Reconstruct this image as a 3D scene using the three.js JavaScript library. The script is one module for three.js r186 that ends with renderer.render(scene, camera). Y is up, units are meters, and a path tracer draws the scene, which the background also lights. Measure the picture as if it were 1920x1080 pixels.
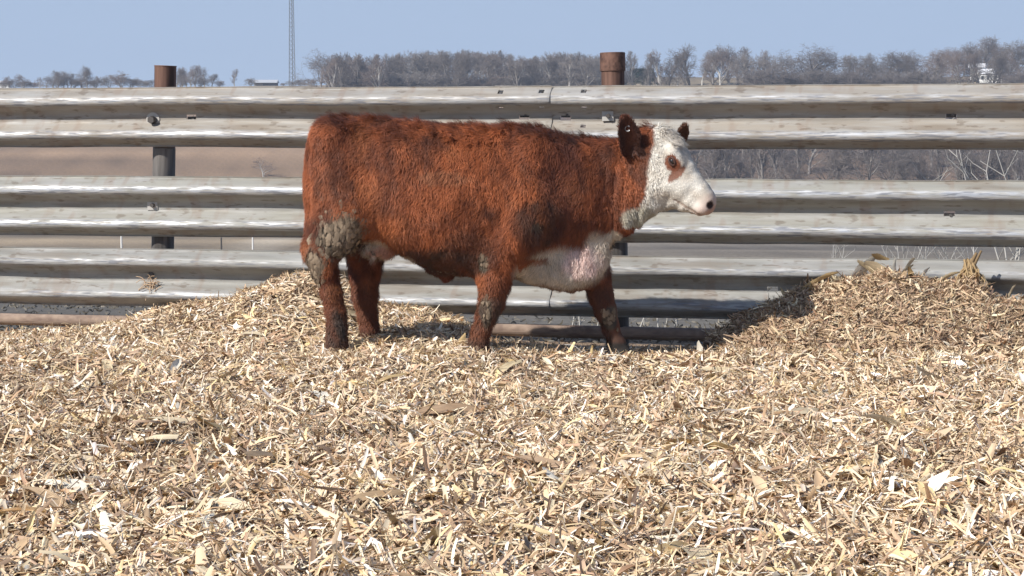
import * as THREE from 'three';
import { mergeGeometries } from 'three/addons/utils/BufferGeometryUtils.js';

// ---------- camera, sky, sun, exposure ----------
const scene = new THREE.Scene();
const F = 3366, PITCH = Math.atan(285 / F), EYE = new THREE.Vector3(0, 1.09, 9);
const camera = new THREE.PerspectiveCamera(2 * Math.atan(540 / F) * 180 / Math.PI, 16 / 9, 0.1, 3000);
camera.position.copy(EYE);
camera.lookAt(0, EYE.y - Math.sin(PITCH), EYE.z - Math.cos(PITCH));
const SUN = new THREE.Vector3(-0.96, 1.0, 0.73).normalize();
const SUN_POWER = 5;
{
  const W = 512, H = 256, px = new Float32Array(W * H * 4);
  for (let j = 0; j < H; j++) for (let i = 0; i < W; i++) {
    const v = ((j + 0.5) / H - 0.5) * Math.PI, u = ((i + 0.5) / W - 0.5) * 2 * Math.PI;
    const d = [Math.cos(v) * Math.cos(u), Math.sin(v), Math.cos(v) * Math.sin(u)];
    const e = Math.max(0, d[1]), t = Math.pow(e, 0.55);
    const hor = [0.46, 0.57, 0.725], zen = [0.075, 0.15, 0.33];
    const c = d[0] * SUN.x + d[1] * SUN.y + d[2] * SUN.z;
    const glow = 0.4 * Math.pow(Math.max(0, c), 24) + 0.13 * Math.pow(Math.max(0, c), 5);
    const k = (j * W + i) * 4;
    for (let q = 0; q < 3; q++) px[k + q] = d[1] < 0 ? [0.22, 0.18, 0.14][q] : hor[q] + (zen[q] - hor[q]) * t + glow * [1, 0.93, 0.82][q];
    px[k + 3] = 1;
  }
  const sky = new THREE.DataTexture(px, W, H, THREE.RGBAFormat, THREE.FloatType);
  sky.mapping = THREE.EquirectangularReflectionMapping; sky.magFilter = THREE.LinearFilter; sky.needsUpdate = true;
  scene.background = sky; scene.environment = sky;
}
const sun = new THREE.DirectionalLight(new THREE.Color(1, 0.955, 0.88), SUN_POWER);
sun.position.copy(SUN).multiplyScalar(40); sun.castShadow = true; sun.shadow.mapSize.set(4096, 4096); sun.shadow.radius = 1;
Object.assign(sun.shadow.camera, { left: -12, right: 12, top: 12, bottom: -12, near: 1, far: 120 });
scene.add(sun, sun.target);
const renderer = new THREE.WebGLRenderer({ antialias: true });
renderer.toneMapping = THREE.LinearToneMapping; renderer.toneMappingExposure = 1.2;
renderer.shadowMap.enabled = true;
scene.fog = new THREE.FogExp2(0xb4c4dc, 0.0004);

// ---------- helpers ----------
function rng(seed) { let s = seed >>> 0; return () => { s = (s + 0x6D2B79F5) >>> 0; let t = s; t = Math.imul(t ^ (t >>> 15), t | 1); t ^= t + Math.imul(t ^ (t >>> 7), t | 61); return ((t ^ (t >>> 14)) >>> 0) / 4294967296; }; }
function gauss(r) { return Math.sqrt(-2 * Math.log(r() + 1e-9)) * Math.cos(6.2832 * r()); }
function hash(x, y, z) { let h = Math.imul(x, 374761393) ^ Math.imul(y, 668265263) ^ Math.imul(z, 2147483647 - 48271); h = Math.imul(h ^ (h >>> 13), 1274126177); return ((h ^ (h >>> 16)) >>> 0) / 4294967296; }
function noise(x, y = 0, z = 0) {
  const i = Math.floor(x), j = Math.floor(y), k = Math.floor(z), s = (t) => t * t * (3 - 2 * t), a = s(x - i), b = s(y - j), c = s(z - k);
  const L = (p, q, t) => p + (q - p) * t;
  return L(L(L(hash(i, j, k), hash(i + 1, j, k), a), L(hash(i, j + 1, k), hash(i + 1, j + 1, k), a), b),
    L(L(hash(i, j, k + 1), hash(i + 1, j, k + 1), a), L(hash(i, j + 1, k + 1), hash(i + 1, j + 1, k + 1), a), b), c) * 2 - 1;
}
function fbm(x, y, z = 0, n = 4) { let v = 0, a = 0.5; for (let i = 0; i < n; i++) { v += a * noise(x, y, z); x = x * 2.03 + 7.1; y = y * 2.03 + 3.7; z = z * 2.03 + 1.3; a *= 0.5; } return v; }
const clamp = (x, a = 0, b = 1) => Math.min(b, Math.max(a, x));
const sstep = (a, b, x) => { const t = clamp((x - a) / (b - a)); return t * t * (3 - 2 * t); };
const mix = (a, b, t) => a + (b - a) * t;
const mix3 = (a, b, t) => [mix(a[0], b[0], t), mix(a[1], b[1], t), mix(a[2], b[2], t)];
const V = (x, y, z) => new THREE.Vector3(x, y, z);
function table(pts) { return (x) => { if (x <= pts[0][0]) return pts[0][1]; for (let i = 1; i < pts.length; i++) if (x <= pts[i][0]) return mix(pts[i - 1][1], pts[i][1], sstep(0, 1, (x - pts[i - 1][0]) / (pts[i][0] - pts[i - 1][0]))); return pts[pts.length - 1][1]; }; }
// real-world point seen at a place of the photograph (1920 x 1080), at world depth z: used to measure the place
const CP = Math.cos(PITCH), SP = Math.sin(PITCH);
function at(px, py, z) { const dx = (px - 960) / F, dy = -(py - 540) / F, dirY = dy * CP - SP, dirZ = -dy * SP - CP, t = (z - EYE.z) / dirZ; return V(dx * t, EYE.y + dirY * t, z); }
const used = {};
function numbered(n) { used[n] = (used[n] || 0) + 1; return used[n] === 1 ? n : n + '_' + String(used[n] - 1).padStart(3, '0'); }
function tag(o, label, category, group) { if (label) o.userData.label = label; if (category) o.userData.category = category; if (group) o.userData.group = group; return o; }
function shadows(o) { o.castShadow = true; o.receiveShadow = true; return o; }
function thing(name, label, category, pos = [0, 0, 0], group) { const g = new THREE.Group(); g.name = numbered(name); g.position.set(...pos); scene.add(g); return tag(g, label, category, group); }
function part(name, geo, mat, parent, stuff) { const m = shadows(new THREE.Mesh(geo, mat)); m.name = parent === scene ? numbered(name) : name; if (stuff) m.userData.kind = 'stuff'; parent.add(m); return m; }
function grid(nx, ny, fn, color) { // indexed sheet
  const P = [], U = [], C = [], I = [];
  for (let j = 0; j <= ny; j++) for (let i = 0; i <= nx; i++) { const p = fn(i / nx, j / ny, i, j); P.push(p[0], p[1], p[2]); U.push(p[3] ?? i / nx, p[4] ?? j / ny); if (color) C.push(...color(p, i / nx, j / ny)); }
  for (let j = 0; j < ny; j++) for (let i = 0; i < nx; i++) { const a = j * (nx + 1) + i, b = a + 1, c = a + nx + 1, d = c + 1; I.push(a, b, c, b, d, c); }
  const g = new THREE.BufferGeometry(); g.setAttribute('position', new THREE.Float32BufferAttribute(P, 3)); g.setAttribute('uv', new THREE.Float32BufferAttribute(U, 2));
  if (color) g.setAttribute('color', new THREE.Float32BufferAttribute(C, 3)); g.setIndex(I); g.computeVertexNormals(); return g;
}
function tex(W, H, fn, srgb = false, repeat = true) { const d = new Uint8Array(W * H * 4); for (let j = 0; j < H; j++) for (let i = 0; i < W; i++) { const c = fn(i / W, j / H), k = (j * W + i) * 4; for (let q = 0; q < 3; q++) d[k + q] = clamp(c[q]) * 255; d[k + 3] = 255; }
  const t = new THREE.DataTexture(d, W, H); t.magFilter = THREE.LinearFilter; t.wrapS = t.wrapT = repeat ? THREE.RepeatWrapping : THREE.ClampToEdgeWrapping; if (srgb) t.colorSpace = THREE.SRGBColorSpace; t.needsUpdate = true; return t; }
// noise that tiles over u (period 1)
function tile(u, v, fu, fv, n = 4, seed = 0) { const a = fbm(u * fu, v * fv, seed, n), b = fbm((u - 1) * fu, v * fv, seed, n); return mix(a, b, sstep(0.75, 1, u)); }
const matte = (r, g, b, rough = 0.9) => new THREE.MeshStandardMaterial({ color: new THREE.Color().setRGB(r, g, b), roughness: rough });
function tubeGeo(pts, rad, sides = 6, color) { // pts: Vector3[], rad: number[]
  const P = [], I = [], N = []; let up = V(0, 1, 0.01);
  for (let i = 0; i < pts.length; i++) { const d = pts[Math.min(i + 1, pts.length - 1)].clone().sub(pts[Math.max(i - 1, 0)]).normalize(); if (Math.abs(d.dot(up)) > 0.95) up = V(1, 0, 0.1); const s = d.clone().cross(up).normalize(), t = s.clone().cross(d);
    for (let k = 0; k < sides; k++) { const a = k / sides * 6.28319, n = s.clone().multiplyScalar(Math.cos(a)).addScaledVector(t, Math.sin(a)); P.push(pts[i].x + n.x * rad[i], pts[i].y + n.y * rad[i], pts[i].z + n.z * rad[i]); N.push(n.x, n.y, n.z); } }
  for (let i = 0; i + 1 < pts.length; i++) for (let k = 0; k < sides; k++) { const a = i * sides + k, b = i * sides + (k + 1) % sides, c = a + sides, d = b + sides; I.push(a, c, b, b, c, d); }
  const g = new THREE.BufferGeometry(); g.setAttribute('position', new THREE.Float32BufferAttribute(P, 3)); g.setAttribute('normal', new THREE.Float32BufferAttribute(N, 3)); g.setAttribute('uv', new THREE.Float32BufferAttribute(new Float32Array(P.length / 3 * 2), 2)); g.setIndex(I); return g;
}

// ---------- the land beyond the fence ----------
const fenceZ = (x) => -1.59 + (x + 3.02) * 0.2144;
const landProfile = table([[-40, -0.3], [8, -0.3], [11, -0.17], [14, -0.36], [20, -0.72], [40, -2.05], [90, -5.2], [160, -8.9], [210, -9.9], [260, -7.4], [330, -0.9], [420, 8.2], [480, 14.6], [520, 15.4], [620, 12], [900, 4], [1500, 0]]);
const ridgeRise = table([[-110, -0.6], [-60, 0], [-40, 0.3], [-10, 1.7], [10, 1.2], [40, 2.2], [80, 1.6], [140, 2.6]]);
function land(x, z) {
  const d = 9 - z; let y = landProfile(d);
  y += ridgeRise(x) * sstep(330, 470, d);
  const k = sstep(14, 60, d);
  return y + k * 0.25 * fbm(x * 0.03, z * 0.03, 3, 3) + sstep(60, 300, d) * 0.7 * fbm(x * 0.012, z * 0.012, 9, 3) + 0.02 * fbm(x * 1.3, z * 1.3, 5, 3);
}
function landColor(x, z) {
  const d = 9 - z, n = fbm(x * 0.05, z * 0.02, 1, 4), n2 = fbm(x * 0.4, z * 0.15, 2, 3), w = x / d * F + 960; // w only sorts the side of the valley
  let c = mix3([0.15, 0.135, 0.115], [0.21, 0.175, 0.135], sstep(18, 50, d + n * 10));
  c = mix3(c, [0.36, 0.27, 0.17], sstep(105, 165, d + n * 25) * (1 - sstep(-5, 14, x)));
  c = mix3(c, [0.315, 0.205, 0.122], sstep(200, 225, d + n * 14) * (1 - sstep(-5, 14, x)));
  c = mix3(c, [0.17, 0.11, 0.072], sstep(190, 225, d + n * 14) * sstep(-5, 14, x));
  c = mix3(c, [0.38, 0.30, 0.2], sstep(385, 420, d));
  const tx = mix(-23.4, -17.6, clamp((225 - d) / 113)) + 3 * Math.sin(d * .03); c = mix3(c, [0.5, 0.41, 0.3], (1 - sstep(1.4, 2.6, Math.abs(x - tx))) * sstep(110, 120, d) * (1 - sstep(205, 225, d)));
  const furrow = 0.06 * Math.sin(x * 0.9 + z * 2.1 + n * 4) * sstep(190, 215, d);
  const k = 1 + 0.5 * n + 0.3 * n2 + furrow + (0.7 * fbm(x * 0.012, z * 0.11, 7, 4) + 0.35 * fbm(x * 0.004, z * 0.3, 8, 2)) * sstep(20, 120, d);
  return [c[0] * k, c[1] * k, c[2] * k];
}
{
  const rows = []; for (let z = 30; z > -1600;) { rows.push(z); const d = Math.abs(9 - z); z -= clamp(d * 0.03, 0.35, 30); }
  const nx = 220, xs = []; for (let i = 0; i <= nx; i++) { const t = i / nx * 2 - 1; xs.push(Math.sign(t) * (12 * Math.abs(t) + 488 * Math.pow(Math.abs(t), 2.2))); }
  const g = grid(nx, rows.length - 1, (u, v, i, j) => [xs[i], land(xs[i], rows[j]), rows[j], xs[i] / 4, rows[j] / 4], (p) => landColor(p[0], p[2]));
  const m = new THREE.MeshStandardMaterial({ vertexColors: true, roughness: 1, map: tex(512, 512, (u, v) => { const a = 0.72 + 0.4 * (tile(u, v, 24, 24, 4, 2) * (0.5 + Math.abs(v - 0.5)) + 0.5 * noise(u * 180, v * 180)); return [a, a, a]; }) });
  part('field', g, m, scene).userData.kind = 'structure';
}
// ---------- guardrail fence ----------
const fE = V(0.9778, 0, 0.2096), fN = V(-0.2096, 0, 0.9778), fO = V(-3.02, 0, -1.59);
const onFence = (s, y, n) => fO.clone().addScaledVector(fE, s).addScaledVector(fN, n).setY(y);
const sAt = (px) => { const k = (px - 960) / F; return (k * (9 + 1.59) + 3.02) / (0.9778 + k * 0.2096); }; // distance along the fence
const PROFILE = [[0, .006], [.012, .001], [.03, .006], [.055, .02], [.085, .038], [.115, .055], [.14, .066], [.165, .073], [.19, .077], [.22, .079], [.25, .079], [.272, .077], [.292, .072], [.312, .062], [.333, .048], [.36, .034], [.385, .02], [.41, .009], [.435, .003], [.465, 0], [.495, 0], [.545, 0], [.565, .001], [.59, .005], [.615, .014], [.64, .025], [.665, .036], [.69, .048], [.712, .059], [.735, .068], [.76, .074], [.785, .078], [.81, .079], [.835, .078], [.858, .073], [.88, .062], [.905, .046], [.93, .03], [.955, .014], [.975, .004], [.99, .001], [1, .005]];
function railGeo(s0, s1, yTop, H, seed, holes, off) {
  const S = new Set(); for (let s = s0; s <= s1 + 1e-6; s += 0.045) S.add(+s.toFixed(4)); S.add(s1);
  for (const h of holes) { S.add(+(h[0] - h[1] / 2).toFixed(4)); S.add(+(h[0] + h[1] / 2).toFixed(4)); }
  const ss = [...S].sort((a, b) => a - b).filter((s, i, a) => i === 0 || s - a[i - 1] > 5e-4), n = PROFILE.length;
  const P = [], U = [], I = [], front = [], back = [];
  const dent = (s, v) => 0.0035 * noise(s * 1.7 + seed, v * 3, seed) + 0.0012 * noise(s * 7 + seed, v * 7, seed * 2);
  for (let i = 0; i < ss.length; i++) { const s = ss[i], sag = 0.005 * noise(s * 0.9, seed, 4); for (let k = 0; k < n; k++) {
    const [v, dep] = PROFILE[k], a = PROFILE[Math.max(0, k - 1)], b = PROFILE[Math.min(n - 1, k + 1)]; let ty = -(b[0] - a[0]) * H, td = b[1] - a[1]; const l = Math.hypot(ty, td); const ny = td / l, nd = -ty / l;
    const q = dep + dent(s, v) + off, y = yTop - v * H + sag + 0.003 * noise(s * 3, k * 0.2, seed + 8);
    const p = onFence(s, y, q); P.push(p.x, p.y, p.z); U.push(s / 6 + seed * 0.37, 1 - v);
    const p2 = onFence(s, y - ny * 0.004, q - nd * 0.004); P.push(p2.x, p2.y, p2.z); U.push(s / 6 + seed * 0.37, 1 - v); } }
  const f = (i, k) => (i * n + k) * 2, skip = (i, k) => { const sm = (ss[i] + ss[i + 1]) / 2; for (const h of holes) if (Math.abs(sm - h[0]) < h[1] / 2 && k >= h[2] && k < h[3]) return true; return false; };
  for (let i = 0; i + 1 < ss.length; i++) for (let k = 0; k + 1 < n; k++) {
    if (skip(i, k)) { const e = [[f(i, k), f(i + 1, k)], [f(i + 1, k), f(i + 1, k + 1)], [f(i + 1, k + 1), f(i, k + 1)], [f(i, k + 1), f(i, k)]]; for (const [a, b] of e) I.push(a, a + 1, b, b, a + 1, b + 1); continue; }
    const a = f(i, k), b = f(i + 1, k), c = f(i, k + 1), d = f(i + 1, k + 1); I.push(a, c, b, b, c, d, a + 1, b + 1, c + 1, b + 1, d + 1, c + 1);
  }
  for (let k = 0; k + 1 < n; k++) { const a = f(0, k), c = f(0, k + 1), b = f(ss.length - 1, k), d = f(ss.length - 1, k + 1); I.push(a, a + 1, c, c, a + 1, c + 1, b, d, b + 1, d, d + 1, b + 1); }
  for (let i = 0; i + 1 < ss.length; i++) for (const k of [0, n - 1]) { const a = f(i, k), b = f(i + 1, k); I.push(a, b, a + 1, b, b + 1, a + 1); }
  const g = new THREE.BufferGeometry(); g.setAttribute('position', new THREE.Float32BufferAttribute(P, 3)); g.setAttribute('uv', new THREE.Float32BufferAttribute(U, 2)); g.setIndex(I); g.computeVertexNormals(); return g;
}
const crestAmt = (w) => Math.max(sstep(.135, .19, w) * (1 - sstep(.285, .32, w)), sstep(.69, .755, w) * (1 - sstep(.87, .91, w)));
// wear: galvanised zinc, dust and dried manure in the valley, crests rubbed bright by cattle
function railMaterial(dust, rub, seed) {
  const wear = (u, w) => clamp(crestAmt(w) * (0.55 + 1.5 * tile(u, w, 90, 60, 4, seed) + 1.0 * tile(u, w, 14, 9, 3, seed + 5)) * rub);
  const col = tex(2048, 256, (u, v) => {
    const w = 1 - v, s1 = tile(u, w, 9, 22, 4, seed + 1), s2 = tile(u, w, 70, 40, 3, seed + 2), s3 = tile(u, w, 22, 7, 4, seed + 3), k = wear(u, w);
    let c = mix3(dust, dust.map((q) => q * 0.62), clamp(0.28 + 0.7 * s1 + 0.4 * s2));
    c = mix3(c, [.36, .355, .345], clamp(0.25 + 1.3 * s3 + 0.6 * s2) * 0.75);
    c = mix3(c, [.17, .125, .085], sstep(0.05, 0.5, tile(u, w, 14, 9, 4, seed + 7)) * 0.4 * (1 - k)); c = mix3(c, [.12, .085, .06], sstep(0.22, 0.5, tile(u, w, 110, 26, 4, seed + 17)) * 0.5); c = mix3(c, [.2, .1, .055], sstep(0.1, 0.5, tile(u, w, 120, 3, 3, seed + 27)) * 0.22 * (1 - k));
    c = mix3(c, [.5, .51, .53], k);
    c = mix3(c, [.17, .175, .2], crestAmt(w) * sstep(0.1, 0.3, tile(u, w, 70, 60, 4, seed + 9)) * 0.75);  // dark bluish reflections painted as mottling on the crests
    const f = 1 + 0.10 * s2; return [c[0] * f, c[1] * f, c[2] * f];
  });
  const rm = tex(1024, 256, (u, v) => { const w = 1 - v, k = wear(u, w), s2 = tile(u, w, 80, 50, 3, seed + 4); return [0, clamp(0.7 - 0.3 * k + 0.2 * s2), clamp(0.1 + 0.42 * k)]; });
  const bm = tex(2048, 256, (u, v) => { const w = 1 - v, b = 0.5 + 0.5 * tile(u, w, 130, 30, 3, seed + 11) + 0.3 * tile(u, w, 30, 12, 3, seed + 12); return [b, b, b]; });
  return new THREE.MeshStandardMaterial({ map: col, roughnessMap: rm, metalnessMap: rm, roughness: 1, metalness: 1, bumpMap: bm, bumpScale: 0.0014 });
}
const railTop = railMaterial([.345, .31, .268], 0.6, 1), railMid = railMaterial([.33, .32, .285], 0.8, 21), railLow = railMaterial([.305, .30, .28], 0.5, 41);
const rust = new THREE.MeshStandardMaterial({ roughness: 0.75, metalness: 0.25, map: tex(256, 256, (u, v) => { const a = tile(u, v, 10, 14, 4, 3), b = tile(u, v, 40, 40, 2, 8); return mix3([.075, .04, .03], [.21, .115, .085], clamp(.5 + 1.3 * a + .7 * b)); }) });
const dirtyPipe = new THREE.MeshStandardMaterial({ roughness: 0.7, metalness: 0.3, map: tex(256, 256, (u, v) => { const a = tile(u, v, 8, 6, 4, 13), b = tile(u, v, 40, 40, 2, 18); return mix3([.07, .062, .058], [.2, .185, .175], clamp(.4 + 1.2 * a + .5 * b)); }) });
const lowPipe = new THREE.MeshStandardMaterial({ roughness: 0.85, metalness: 0.1, map: tex(512, 64, (u, v) => { const a = tile(u, v, 20, 6, 4, 13), b = tile(u, v, 90, 10, 2, 18); return mix3([.2, .14, .11], [.36, .27, .21], clamp(.5 + a + .6 * b)); }) });
const zinc = new THREE.MeshStandardMaterial({ color: new THREE.Color().setRGB(.48, .46, .43), metalness: 0.35, roughness: 0.6 }), darkSteel = new THREE.MeshStandardMaterial({ color: new THREE.Color().setRGB(.1, .09, .085), metalness: 0.5, roughness: 0.55 });
const fence = thing('guardrail_fence', 'long cattle fence of three weathered corrugated guardrails on rusty pipe posts', 'fence');
{
  const J = sAt(1035), E0 = -2.6, E1 = 8.4;
  const slot = (px) => [sAt(px), .058, 19, 21], hole = (px, a, b, w = .03) => [sAt(px), w, a, b];
  const rails = [[1.364, .337, railTop, [slot(362), slot(983), hole(942, 3, 5), hole(1018, 3, 5), hole(943, 14, 15), hole(1018, 14, 15), hole(1015, 24, 26)], [slot(1060), slot(1780), hole(1096, 3, 5), hole(1097, 14, 15), hole(1094, 24, 26)]],
    [.853, .341, railMid, [], [slot(1780)]], [.435, .331, railLow, [], [slot(1450)]]];
  rails.forEach(([yt, H, m, hl, hr], i) => {
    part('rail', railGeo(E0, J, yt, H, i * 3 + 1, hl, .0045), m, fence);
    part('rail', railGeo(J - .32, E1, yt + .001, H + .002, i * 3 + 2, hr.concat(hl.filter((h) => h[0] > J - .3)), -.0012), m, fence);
  });
  const bolts = (px, y, kind, par) => {
    const p = onFence(sAt(px), y, 0.006), g = new THREE.Group(); g.name = 'fastener'; g.position.copy(p); g.quaternion.setFromUnitVectors(V(0, 0, 1), fN); par.add(g);
    if (kind === 'plate') { part('washer', new THREE.BoxGeometry(.062, .062, .008), zinc, g).rotation.z = 0.03; part('bolt', new THREE.CylinderGeometry(.012, .013, .02, 6).rotateX(Math.PI / 2).translate(0.004, -.004, .012), darkSteel, g); }
    else if (kind === 'round') { part('washer', new THREE.CylinderGeometry(.04, .041, .012, 24).rotateX(Math.PI / 2), zinc, g); part('bolt', new THREE.CylinderGeometry(.021, .024, .05, 6).rotateX(Math.PI / 2).translate(0.004, -.003, .024), darkSteel, g); }
    else part('bolt', new THREE.SphereGeometry(.02, 12, 8).scale(1, 1, .7), dirtyPipe, g);
  };
  bolts(291, at(291, 224, fenceZ(-2.05)).y, 'round', fence); bolts(287, .695, 'plate', fence); bolts(282, .286, 'knob', fence);
  bolts(1139, at(1139, 216, -.83).y, 'plate', fence); bolts(1160, .695, 'plate', fence);
  for (const [px, y] of [[362, at(362, 222, -1.3).y], [983, at(983, 216, -.98).y], [1060, at(1060, 216, -.93).y], [1780, at(1780, 216, -.5).y], [1780, at(1780, 403, -.5).y]]) { const p = onFence(sAt(px), y - .001, -.006), q = part('slot_plug', new THREE.BoxGeometry(.052, .024, .004), darkSteel, fence); q.position.copy(p); q.quaternion.setFromUnitVectors(V(0, 0, 1), fN); const k = part('bolt', new THREE.CylinderGeometry(.008, .009, .01, 6).rotateX(Math.PI / 2), dirtyPipe, fence); k.position.copy(onFence(sAt(px) + .008, y, -.001)); }  // dark bolt-head plugs added so the slots hide the bright field
  // posts: welded oilfield pipe, the second one with a wider collar
  const post = (px0, y0, px1, y1, r, cap) => {
    const z = fenceZ(0), a = onFence(sAt(px0), y0, -.075), b = onFence(sAt(px1), y1, -.075), dir = a.clone().sub(b).normalize(), foot = b.clone().addScaledVector(dir, -(b.y + .5) / dir.y), L = a.distanceTo(foot);
    const g = new THREE.Group(); g.name = 'post'; g.position.copy(foot); g.quaternion.setFromUnitVectors(V(0, 1, 0), dir); fence.add(g);
    const prof = [[r, 0], [r, L - (cap ? .1 : .006)]]; if (!cap) prof.push([r + .003, L - .004], [r + .002, L], [r - .008, L], [r - .01, L - .1], [0.001, L - .1]); else prof.push([r, L - .03], [0.001, L - .03]);
    part('pipe', new THREE.LatheGeometry(prof.map((q) => new THREE.Vector2(...q)), 28), rust, g);
    if (cap) part('collar', new THREE.LatheGeometry([[r + .001, L - .102], [r + .006, L - .1], [r + .006, L - .002], [r + .004, L], [r - .004, L], [r - .006, L - .03], [.001, L - .03]].map((q) => new THREE.Vector2(...q)), 28), rust, g);
    // dust-greyed lower part of the pipe
    part('dusty_sleeve', new THREE.LatheGeometry([[r + .0015, .3], [r + .0025, .31], [r + .0025, L - .48], [r + .0015, L - .47]].map((q) => new THREE.Vector2(...q)), 28), dirtyPipe, g);
  };
  post(305, 1.495, 296, .6, .0625, false); post(1143, 1.545, 1150, .6, .0635, true); post(-560, 1.5, -560, .6, .0625, false); post(2010, 1.52, 2010, .6, .065, false);
  const pp = [], pr = []; for (let i = 0; i <= 60; i++) { const s = mix(E0, E1, i / 60); pp.push(onFence(s, .006 + .008 * noise(s * .8, 3), -.03)); pr.push(.036); }
  const lg = tubeGeo(pp, pr, 12); const uv = lg.attributes.uv; for (let i = 0; i < uv.count; i++) uv.setXY(i, Math.floor(i / 12) / 12, (i % 12) / 12);
  part('bottom_pipe', lg, lowPipe, fence);
}

// ---------- corn stalk bedding ----------
const crestTab = (list, dz) => table(list.map(([px, py]) => { let z = -1; for (let i = 0; i < 6; i++) z = fenceZ(at(px, py, z).x) + dz; const p = at(px, py, z); return [p.x, p.y]; }));
const moundCrest = crestTab([[-700, 640], [-300, 635], [0, 632], [150, 626], [230, 610], [300, 585], [370, 572], [420, 566], [480, 545], [530, 525], [575, 519], [640, 530], [720, 575], [790, 585], [860, 605], [930, 650], [1060, 662], [1340, 662], [1450, 650], [2400, 650]], .16);
const heapCrest = crestTab([[1300, 699], [1345, 631], [1400, 601], [1450, 574], [1490, 559], [1540, 550], [1600, 531], [1650, 517], [1700, 527], [1760, 535], [1815, 529], [1850, 561], [1900, 571], [1960, 565], [2200, 569], [2500, 649]], .14);
function ground(x, z) {
  let b = 0.012 + 0.030 * fbm(x * 1.6, z * 1.6, 1, 3) + 0.036 * fbm(x * 5, z * 5, 2, 3);
  b += -0.075 * Math.exp(-Math.pow((z + .15) / .42, 2)) * sstep(.1, .5, x) * (1 - sstep(1.6, 2.2, x));
  b += 0.03 * Math.exp(-Math.pow((z - .75) / .3, 2));
  const dz = z - (fenceZ(x) + .16), W = mix(1.45, .6, sstep(-.2, .6, x));
  if (dz >= 0) { const t = clamp(1 - dz / W); return mix(b, moundCrest(x) + .25 * (b - .012), t * t * (3 - 2 * t)); }
  return mix(moundCrest(x), -.16, sstep(0, .55, -dz)) + 0.3 * (b - .012);
}
function heap(x, z) { const dz = z - (fenceZ(x) + .14); const h = heapCrest(x) + .05 * fbm(x * 8, z * 7, 4, 3) + .03 * fbm(x * 2.5, z * 2.5, 5, 2); if (dz >= 0) { const t = clamp(1 - dz / .95); return mix(-.14, h, 1 - Math.pow(1 - t, 1.7)); } return mix(h, -.3, sstep(0, .5, -dz)); }
const surf = (x, z) => Math.max(ground(x, z), heap(x, z));
function normalOf(fn, x, z) { const e = .03; return V(fn(x - e, z) - fn(x + e, z), 2 * e, fn(x, z - e) - fn(x, z + e)).normalize(); }

function strip(nu, nv, fn) { const g = grid(nu, nv, fn); g.deleteAttribute('uv'); return g; }
const R0 = rng(11);
// pieces are one metre long along x, one wide along z; copies scale them
function strawGeo(r, bend, curl, fold) { const a = gauss(r) * bend, b = gauss(r) * bend * .7, w0 = .5; return strip(5, 2, (u, v) => { const t = u - .5, q = (v - .5), taper = 1 - .35 * Math.pow(Math.abs(t) * 2, 3); return [t, a * (t * t - .08) + fold * (Math.abs(q) * 2) * .012 + curl * Math.sin(t * 5) * .06, q * taper * w0 * 2 + b * t * t * 8]; }); }
function huskGeo(r, n = 7) { const bend = .12 + .3 * r(), tw = gauss(r) * .9, c = .25 + .35 * r(), wav = r() * 6; return grid(n, 4, (u, v) => { const t = u - .5, q = (v - .5) * 2, w = Math.pow(Math.sin(Math.PI * clamp(.06 + u * .9)), .7) * .5 * (1 + .18 * Math.sin(u * 9 + wav)); const ang = tw * t, cup = c * q * q * w * .24; const y0 = cup, z0 = q * w; return [t * (1 + .05 * q), bend * (t * t * -1.2 + .1) + y0 * Math.cos(ang) + z0 * .2 * Math.sin(ang) + .012 * Math.sin(u * 14 + q * 3), z0 * Math.cos(ang) + .35 * Math.sin(wav + t * 2.5), u * 2, v]; }); }
function stalkGeo(r) { const b = gauss(r) * .06, P = [], Rr = []; for (let i = 0; i <= 5; i++) { const t = i / 5 - .5; P.push(V(t, b * (t * t * 4), 0)); Rr.push(.5 * (i === 2 ? 1.12 : 1)); } const g = tubeGeo(P.map((p) => V(p.x, p.y * 8, 0)), Rr, 6); return g; }
const litterMat = new THREE.MeshStandardMaterial({ color: 0xffffff, roughness: .62, side: THREE.DoubleSide });
const STRAW = []; for (let i = 0; i < 5; i++) STRAW.push(strawGeo(R0, .35, i === 4 ? 1.6 : .4, 1)); for (let i = 0; i < 3; i++) STRAW.push(strawGeo(R0, 1.3, .5, 1));
const HUSK = []; for (let i = 0; i < 6; i++) HUSK.push(huskGeo(R0));
const CHIP = []; for (let i = 0; i < 3; i++) { const g = huskGeo(R0, 3); CHIP.push(g); }
for (const g of [...HUSK, ...CHIP]) g.computeVertexNormals();
const SMALLHUSK = HUSK.slice(0, 3).map((g) => { const q = g.clone(); q.deleteAttribute('uv'); return q; });
const PALE = [[0.758, 0.618, 0.429], [0.677, 0.505, 0.317], [0.566, 0.392, 0.244], [0.889, 0.795, 0.663], [0.424, 0.274, 0.165], [0.273, 0.182, 0.117], [0.727, 0.559, 0.302], [0.131, 0.083, 0.056]], PALEW = [.23, .22, .17, .13, .11, .06, .04, .04];
const BROWN = [[0.37, 0.25, 0.155], [0.47, 0.34, 0.215], [0.23, 0.15, 0.095], [0.58, 0.45, 0.29], [0.13, 0.085, 0.058], [0.68, 0.58, 0.42], [0.36, 0.2, 0.11]], BROWNW = [.26, .22, .18, .13, .1, .07, .04];
function pick(cols, w, r) { let t = r(), i = 0; while (i < w.length - 1 && t > w[i]) t -= w[i++]; const c = cols[i], k = .82 + .36 * r(); return [c[0] * k, c[1] * k * (.97 + .06 * r()), c[2] * k * (.94 + .12 * r())]; }
const _m = new THREE.Matrix4(), _x = V(0, 0, 0), _y = V(0, 0, 0), _z = V(0, 0, 0);
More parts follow.
